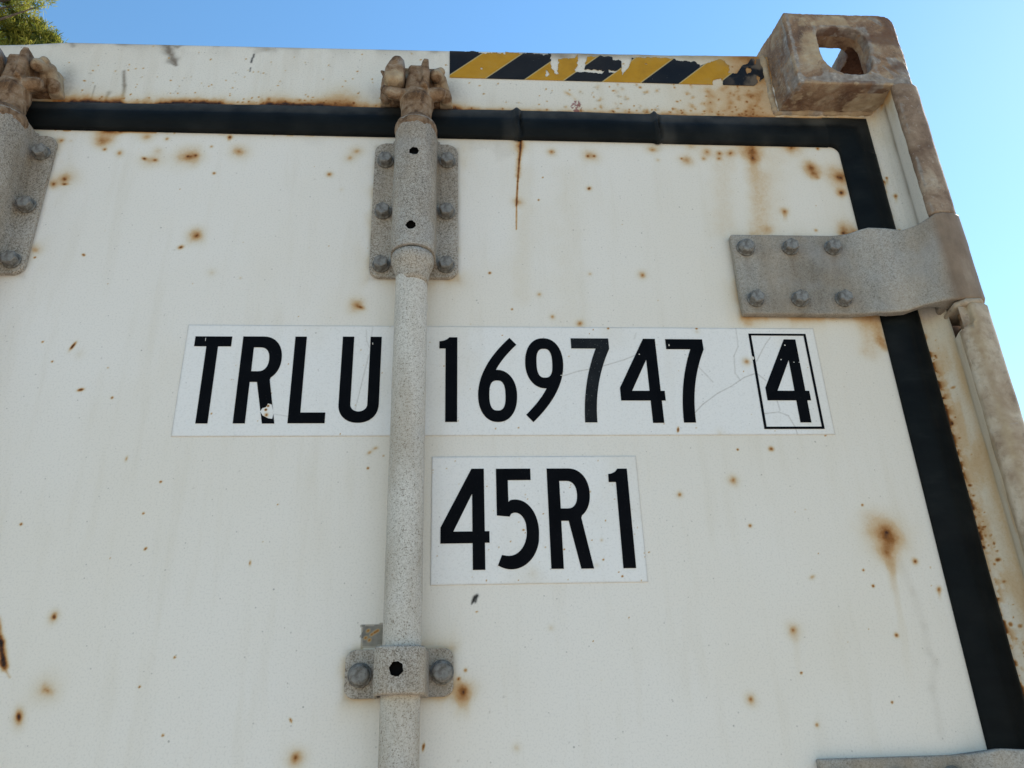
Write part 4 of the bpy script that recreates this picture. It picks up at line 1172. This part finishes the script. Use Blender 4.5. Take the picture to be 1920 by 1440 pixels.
def keeper():
    bm = bmesh.new()
    # base welded on the header: trapezoid foot with raised cheeks
    pts = [(.1690, .4240), (.2585, .4240), (.2570, .4330), (.2500, .4600), (.2440, .4650), (.1800, .4650), (.1740, .4560), (.1700, .4350)]
    prism_xz(bm, pts, -.0075, .002, .003, 2)
    capsule(bm, (.1765, -.010, .430), (.1775, -.016, .455), .0075, .0070)
    capsule(bm, (.2500, -.010, .4300), (.2440, -.018, .4530), .0080, .0070)
    capsule(bm, (.2440, -.018, .4530), (.2390, -.036, .4420), .0075, .0080)
    # left lug: big faceted knob that hooks over the cam
    capsule(bm, (.1840, -.012, .4560), (.1890, -.040, .4520), .0090, .0095)
    capsule(bm, (.1720, -.030, .4530), (.1800, -.030, .4440), .0022, .0060)
    capsule(bm, (.2300, -.020, .4580), (.2440, -.034, .4510), .0065, .0055)
    box(bm, .1830, .2410, -.0230, -.004, .4230, .4690, .002, 1)
    me = evaluated(bm_mesh(bm), [('REMESH', {'mode': 'VOXEL', 'voxel_size': .0011}), ('SMOOTH', {'factor': .5, 'iterations': 2})])
    roughen(me, .0009, 110, 231)
    co = verts_of(me)
    f = fbm(co[:,0]*60, co[:,1]*60, co[:,2]*60, seed=233)
    tan = np.clip(.85*sstep(-.016, -.007, co[:,1])*(.3+1.1*f)*((co[:,0] < .182)|(co[:,0] > .243))+.75*((co[:,0] > .236)&(co[:,2] > .438))*(.2+1.1*f), 0, 1)
    grey = np.clip(.9*(co[:,0] < .183)*(co[:,1] > -.02)*f, 0, 1)
    for nm, val in (('tan', tan), ('grey', grey)):
        at = me.attributes.new(nm, 'FLOAT', 'POINT'); at.data.foreach_set('value', val.astype(np.float32))
    o = part('cam_keeper', me, M_brown, smooth=True)
    bm = bmesh.new()
    pr = [(.1850,.4570), (.1885,.4600), (.1965,.4595), (.2000,.4550), (.2012,.4440), (.1995,.4250), (.1945,.4185), (.1815,.4195), (.1765,.4250), (.1775,.4420)]
    prism_xz(bm, pr, -.0520, -.0180, .0050, 2)
    km = evaluated(bm_mesh(bm), [('REMESH', {'mode': 'VOXEL', 'voxel_size': .0010}), ('SMOOTH', {'factor': .5, 'iterations': 2})])
    roughen(km, .0007, 120, 241)
    cc = verts_of(km); f = fbm(cc[:,0]*70, cc[:,1]*70, cc[:,2]*70, seed=243)
    at = km.attributes.new('tan', 'FLOAT', 'POINT'); at.data.foreach_set('value', np.clip(.62*sstep(.446, .424, cc[:,2])+(f-.5)*1.5, 0, 1).astype(np.float32))
    at = km.attributes.new('grey', 'FLOAT', 'POINT'); at.data.foreach_set('value', np.clip(.50*sstep(.430, .452, cc[:,2])+(f-.5)*1.3, 0, 1).astype(np.float32))
    part('keeper_lug', km, M_brown, smooth=True, parent=o)
    return o
kp1 = keeper(); kp1['label'] = 'rusty cam keeper welded on the header beside the tape'

# second lock rod of the same leaf, half out of the picture at the left
for o_, lab in ((rod1, 'lock rod at the left picture edge'), (br1, 'bolted rod bracket at the left picture edge'), (gd1, None), (cl1, 'grey brown cam at the left picture edge'), (kp1, 'cam keeper at the left picture edge')):
    c = copy_part(o_, -.4685, .0)
    if lab: c['label'] = lab
    elif 'label' in c: del c['label']
for dz in (-1.05,):
    for dx in (0, -.4685):
        c = copy_part(gd1, dx, dz)
        if 'label' in c: del c['label']

# --- lettering
def arc(cx, cz, rx, rz, a0, a1, n=16, p=2.0):
    out = []
    for k in range(n+1):
        a = math.radians(a0+(a1-a0)*k/n)
        c_, s_ = math.cos(a), math.sin(a)
        out.append((cx+rx*math.copysign(abs(c_)**(2/p), c_), cz+rz*math.copysign(abs(s_)**(2/p), s_)))
    return out
def bez(p0, p1, p2, n=12):
    return [((1-t)**2*p0[0]+2*t*(1-t)*p1[0]+t*t*p2[0], (1-t)**2*p0[1]+2*t*(1-t)*p1[1]+t*t*p2[1]) for t in [k/n for k in range(n+1)]]
G = {}
G['T'] = [[(-12.8,88), (-12.8,99.8), (25.4,99.8), (25.4,88), (11.9,88), (11.9,0), (-.1,0), (-.1,88)]]
G['R'] = [[(36.9,0), (36.9,100), (58.5,100)] + arc(58.5,74,20.8,26,90,-58,22,2.15)[1:] + [(69.2,49.2), (78.4,-.2), (66,-.2), (56.4,46.5), (49,46.5), (49,0)],
          [(49.2,58.9), (49.2,87)] + arc(56.2,72.9,10.2,14.1,90,-90,16,2.3)]
G['L'] = [[(91.5,0), (91.5,100.1), (103.5,100.1), (103.5,11.9), (128.8,11.9), (128.8,0)]]
G['U'] = [[(141.6,100.4), (141.6,21)] + arc(162.2,21,20.6,20.6,180,360,26,2.15)[1:-1] + [(182.9,21), (183,100.4), (171.1,100.4), (171.1,21)] + arc(162.4,21,8.7,8,360,180,16)[1:-1] + [(153.7,21), (153.7,100.4)]]
G['1'] = [[(251.6,1.2), (264,1.2), (264.3,100.3), (255.6,100.3)] + bez((255.6,100.3), (252.2,95.8), (244.9,95.4), 7)[1:] + [(244.9,86.6), (251.6,86.6)]]
six = [bez((320.8,99.9), (287,66), (285.9,32.5), 16) + arc(306.5,32,20.6,31,180,360,26,2.2)[1:-1] + arc(306.4,32,20.7,29.2,0,88,14,2.1) + bez((305.3,61.1), (312,75), (328.1,91.6), 12), arc(306.3,31.3,8.5,17.4,0,358,34,2.7)]
G['6'] = six
G['9'] = [[(664.0-x, 100.7-z) for x, z in l] for l in six]
G['7'] = [[(387.9,87.4), (387.9,99.8), (429.4,99.8), (429.6,87)] + bez((429.6,87), (410,46), (410.4,.4), 14)[1:] + bez((397.4,.4), (398,47), (414.7,87.4), 14)]
G['7b'] = [[(x+105, z-.4) for x, z in G['7'][0]]]
four = [[(468.1,99.7), (481.4,99.7), (481.4,36.7), (485.7,36.7), (485.7,25.4), (481.4,25.4), (481.3,-.3), (469.3,-.3), (469.3,25.4), (437.6,25.4), (437.6,40.4)], [(469.3,74), (469.3,36.7), (450.4,36.7)]]
G['4'] = four
G['4b'] = [[(x+159.2, z+.2) for x, z in l] for l in four]
G['4c'] = [[(278.3,-49.9), (290.8,-49.9), (290.9,-114.2), (295.4,-114.2), (295.4,-125.6), (290.9,-125.6), (290.9,-151.9), (278.9,-151.9), (278.9,-125.9), (247.7,-126), (247.7,-110.3)], [(278.8,-76), (278.8,-114.3), (260.2,-114.3)]]
G['5'] = [[(303,-50.1), (337.9,-50.1), (337.8,-62.2), (314.7,-62.2), (314.8,-84.8)] + arc(321.5,-115,22.6,32.6,102,-8,20,2.05) + arc(316.2,-118,27.9,33.8,0,-118,22,2.0)[2:] + [(302.4,-149.5), (307.2,-137.8)] + arc(314,-115,18,23.8,-97,6,18,2.0) + arc(321.2,-113,10.9,17.2,12,112,14,2.0)[1:] + [(315.6,-99.8), (303,-98.6)]]
G['R2'] = [[(x+317.6, z*1.0175-151.9) for x, z in l] for l in G['R']]
G['1c'] = [[(424.7,-152.3), (437.2,-152.3), (436.9,-50.7), (427,-50.7)] + bez((427,-50.7), (424.2,-55.8), (417.2,-56.4), 7)[1:] + [(417.1,-64.9), (424.5,-64.9)]]
G['frame'] = [[(588,-7.6), (653.6,-7.6), (653.6,107), (588,107)], [(590.8,-4.9), (650.9,-4.9), (650.9,104.6), (590.8,104.6)]]

def glyph(name, loops, parent, mat, y=-.0009, chip=None):
    cu = bpy.data.curves.new(name, 'CURVE')
    cu.dimensions = '2D'; cu.fill_mode = 'BOTH'; cu.extrude = .00012
    for l in loops:
        s = cu.splines.new('POLY'); s.points.add(len(l)-1); s.use_cyclic_u = True
        for k, (x, z) in enumerate(l): s.points[k].co = (x/1000, z/1000, 0, 1)
    o = bpy.data.objects.new('tmp', cu); COL.objects.link(o)
    bpy.context.view_layer.update()
    me = bpy.data.meshes.new_from_object(o.evaluated_get(bpy.context.evaluated_depsgraph_get()))
    bpy.data.objects.remove(o)
    co = verts_of(me)
    me.vertices.foreach_set('co', np.stack([co[:,0], y-co[:,2], co[:,1]], 1).astype(np.float32).ravel())
    me.update()
    if chip is not None: me = evaluated(me, [('BOOLEAN', {'operation': 'DIFFERENCE', 'cutter': chip})])
    me.materials.clear()
    return part(name, me, mat, parent=parent)

def decal(name, x0, x1, z0, z1, cracks, spots, seed, label):
    me, X, Z = grid_mesh(name, dense(x0, x1, .0009), dense(z0, z1, .0009), -.0006)
    P = Paint(X, Z)
    d = np.minimum(np.minimum(X-x0, x1-X), np.minimum(Z-z0, z1-Z))
    P.grime = np.clip(.30*np.exp(-(d/.0011)**2)*(.4+fbm(X*120, Z*120, seed=seed)), 0, .6)
    for pts, w, a in cracks: P.line(pts, w, a*.8, 'grime')
    for s_ in spots: P.spot(*s_)
    P.flecks(x0, x1, z0, z1, 45, .0005, .0012, .3, .8, seed)
    P.rust = 1-(1-P.rust)*(1-.06*sstep(.52, .7, fbm(X*9, Z*5, seed=seed+1)))
    P.store(me)
    me = evaluated(me, [('SOLIDIFY', {'thickness': .0004, 'offset': -1.0})])
    o = part(name, me, M_decal)
    o['label'] = label
    return o
cr = .00058
cracks = [([(0.3780, 0.0545), (0.3945, 0.0602), (0.4091, 0.0628), (0.4270, 0.0680), (0.4450, 0.0739), (0.4621, 0.0812)], cr, .55),
          ([(0.5158, 0.0115), (0.5257, 0.0214), (0.5431, 0.0339), (0.5589, 0.0421), (0.5753, 0.0530), (0.5897, 0.0582), (0.5990, 0.0492)], cr, .6),
          ([(0.5261, 0.0658), (0.5402, 0.0472)], cr, .5), ([(0.5747, 0.1138), (0.5743, 0.0909), (0.5678, 0.0790), (0.5659, 0.0581), (0.5706, 0.0491)], cr, .45),
          ([(0.6126, 0.1025), (0.6056, 0.0938), (0.5920, 0.0725)], cr, .5), ([(0.5904, 0.0102), (0.6070, 0.0120), (0.6168, 0.0077), (0.6216, -0.0046), (0.6229, -0.0137)], cr, .55),
          ([(0.6071, 0.0264), (0.6085, 0.0139)], cr*1.2, .5), ([(0.1713, 0.0953), (0.1727, 0.0889)], cr, .4), ([(0.1703, 0.0792), (0.1589, 0.0155)], cr*.9, .5), ([(0.1661, 0.1083), (0.1673, 0.0953), (0.1705, 0.0876)], cr, .35), ([(0.0777, 0.0102), (0.0913, 0.0078)], cr, .35), ([(0.1728, 0.1117), (0.1718, 0.0953)], cr, .3),
          ([(0.4609, 0.1063), (0.4585, 0.0996)], cr*1.6, .25), ([(0.5346, 0.0907), (0.5353, 0.0868)], cr*1.6, .2)]
d1 = decal('number_decal', -.0222, .6640, -.0140, .1140, cracks,
           [(0.5805, 0.0718)+(.0048, .50, .2), (0.5303, 0.1135)+(.0016, .5, .9), (0.5304, 0.1094)+(.004, .15, 0), (0.4305, 0.1128)+(.0013, .6, .9), (0.4951, -0.0079)+(.0012, .7, 1, 2.5, 1.4), (0.5397, -0.0117)+(.006, .12, 0)], 301, 'white decal strip with large black number')
d2 = decal('size_decal', .2386, .4476, -.1658, -.0368, [], [(0.4055, -0.1243)+(.0018, .32, 0), (0.3985, -0.1489)+(.0034, .15, 0), (0.3369, -0.1557)+(.008, .08, 0)], 302, 'white decal with black size code')
bmc = bmesh.new()
chip = [(0.0629, 0.0132), (0.0647, 0.0168), (0.0683, 0.0180), (0.0701, 0.0221), (0.0740, 0.0209), (0.0765, 0.0114), (0.0760, 0.0049), (0.0717, 0.0055), (0.0660, 0.0085)]
prism_xz(bmc, chip, -.01, .01)
chip_me = bm_mesh(bmc)
for nm, key in (('letter','T'), ('letter','R'), ('letter','L'), ('letter','U'), ('digit','1'), ('digit','6'), ('digit','9'), ('digit','7'), ('digit','4'), ('digit','7b'), ('digit','4b'), ('digit_frame','frame')):
    o = glyph(nm, G[key], d1, M_blackworn if key == '7' else M_black, chip=chip_me if key == 'R' else None)
    if key == 'R': o['label'] = 'letter with a chipped leg'
for nm, key in (('digit','4c'), ('digit','5'), ('letter','R2'), ('digit','1c')):
    glyph(nm, G[key], d2, M_black)
# rust pin and black flecks in the chip
me, X, Z = grid_mesh('bare_chip', dense((0.0629, 0.0132)[0], (0.0763, 0.0132)[0], .0004), dense((0.0701, 0.0049)[1], (0.0685, 0.0221)[1], .0004), -.00075, lambda a, b: np.hypot(a-(0.0699, 0.0126)[0], (b-(0.0699, 0.0126)[1])*.8) < .0082)
P = Paint(X, Z); P.spot(*(0.0697, 0.0091), .0026, .6, .5); P.spot(*(0.0686, 0.0150), .0014, .9, 1); P.spot(*(0.0704, 0.0192), .0012, .9, 1); P.spot(*(0.0667, 0.0067), .0009, .8, 1); P.store(me)
part('bare_chip', me, M_decal, parent=d1)
# white pin chips in the black vinyl
def flake(pt, rx, rz, parent):
    bm = bmesh.new()
    prism_xz(bm, [(pt[0]+rx*math.cos(a)*random.uniform(.7, 1.2), pt[1]+rz*math.sin(a)*random.uniform(.7, 1.2)) for a in np.linspace(0, 2*math.pi, 9)[:-1]], -.00115, -.00095)
    part('vinyl_chip', bm, M_chip, parent=parent)
for pt, rx, rz in (((0.5884, 0.0764), .0013, .0020), ((0.6273, 0.0925), .0009, .0008), ((0.6200, 0.0746), .0009, .0007), ((0.6339, 0.0714), .0008, .0005), ((0.6400, 0.0714), .0008, .0005), ((0.3757, 0.0548), .0018, .0005), ((0.4965, 0.0918), .0007, .0014), ((0.4621, 0.0805), .0007, .0006), ((-0.0019, 0.0962), .0003, .0022), ((0.1737, 0.0921), .0004, .0016)):
    flake(pt, rx, rz, d1)

# ------------------------------------------------------------------ the tree behind
def tree():
    rt = bpy.data.objects.new('pine_tree', None); COL.objects.link(rt)
    base = Vector((-8.86, 11.3, 0)); rt.location = base
    rt['label'] = 'tall sunlit yellow green tree showing above the container at the upper left'
    rt['category'] = 'tree'
    mb, nt, b = new_mat('grey_bark')
    v = coords(nt, (1, 1, .3))
    n = noise(nt, v, 9, 6, .65)
    nt.links.new(ramp(nt, n, [(.3, (.07,.052,.04)), (.7, (.19,.15,.12))]).outputs['Color'], b.inputs['Base Color'])
    b.inputs['Roughness'].default_value = .95; bump(nt, b, n, 1, .05)
    ml, nt, b = new_mat('pine_needles')
    n = noise(nt, coords(nt), 5.5, 4, .6)
    oi = attr(nt, 'tone')
    c = ramp(nt, math_(nt, 'ADD', math_(nt, 'MULTIPLY', n, .5), math_(nt, 'MULTIPLY', oi, .5)), [(.25, (.06,.095,.02)), (.46, (.17,.20,.028)), (.70, (.36,.33,.05))]).outputs['Color']
    nt.links.new(c, b.inputs['Base Color'])
    b.inputs['Roughness'].default_value = .55
    tr = N(nt, 'ShaderNodeBsdfTranslucent'); nt.links.new(c, tr.inputs['Color'])
    mx = N(nt, 'ShaderNodeMixShader'); mx.inputs[0].default_value = .58
    nt.links.new(b.outputs[0], mx.inputs[1]); nt.links.new(tr.outputs[0], mx.inputs[2])
    nt.links.new(mx.outputs[0], nt.nodes['Material Output'].inputs['Surface'])
    g = random.Random(12)
    H = 17.6
    bm = bmesh.new()
    lathe(bm, 0, 0, [(z, .34*(1-z/H)**.8+.03) for z in np.linspace(0, H*.96, 16)], 14)
    tips = []
    for k in range(70):
        z = g.uniform(8.0, H*.95)
        a = g.uniform(0, 2*math.pi)
        L = (.35+2.1*math.sin(math.pi*min(1, (H+.4-z)/(H-5.5)*.62)))*g.uniform(.6, 1.02)
        p = Vector((0, 0, z-.3)); q = p+Vector((math.cos(a)*L, math.sin(a)*L, L*g.uniform(.15, .5)))
        capsule(bm, p, q, .032, .010, 6)
        for t in np.linspace(.30, 1.05, 9):
            tips.append(p.lerp(q, t)+Vector((g.gauss(0, .16), g.gauss(0, .16), g.gauss(.06, .13))))
    # leader and the lobe that reaches over the container edge
    for cpt, rad, n_ in ((Vector((.55, .5, 15.75)), .34, 70), (Vector((-.1, .3, 16.5)), .5, 70), (Vector((.98, .5, 15.45)), .30, 55), (Vector((.55, .5, 15.2)), .5, 90), (Vector((1.15, .5, 15.0)), .35, 60), (Vector((.1, .5, 15.6)), .45, 70)):
        for _ in range(n_):
            d = Vector((g.gauss(0, 1), g.gauss(0, 1), g.gauss(0, 1))).normalized()*rad*g.random()**.4
            tips.append(cpt+d)
    trunk = link_mesh('trunk', bm_mesh(bm), mb, rt)
    V = []; Fc = []; tone = []
    for tp in tips:
        tt = g.random()
        up = Vector((g.gauss(0, .35), g.gauss(0, .35), 1)).normalized()
        for k in range(46):
            d = (Vector((g.gauss(0, 1), g.gauss(0, 1), g.gauss(.15, .9))).normalized()*.85+up*.55).normalized()
            s = d.orthogonal().normalized(); s.rotate(Matrix.Rotation(g.uniform(0, 6.28), 3, d))
            L = g.uniform(.07, .15); w = g.uniform(.005, .010)
            o_ = tp+Vector((g.gauss(0, .045), g.gauss(0, .045), g.gauss(0, .045)))
            i = len(V)
            V += [o_-s*w*.6, o_+s*w*.6, o_+d*L*.6+s*w, o_+d*L, o_+d*L*.6-s*w]
            Fc.append((i, i+1, i+2, i+3, i+4)); tone += [min(1, max(0, tt+g.gauss(0, .15)))]*5
    me = bpy.data.meshes.new('crown'); me.from_pydata([tuple(v) for v in V], [], Fc); me.update()
    at = me.attributes.new('tone', 'FLOAT', 'POINT'); at.data.foreach_set('value', np.array(tone, np.float32))
    link_mesh('crown', me, ml, rt)
tree()
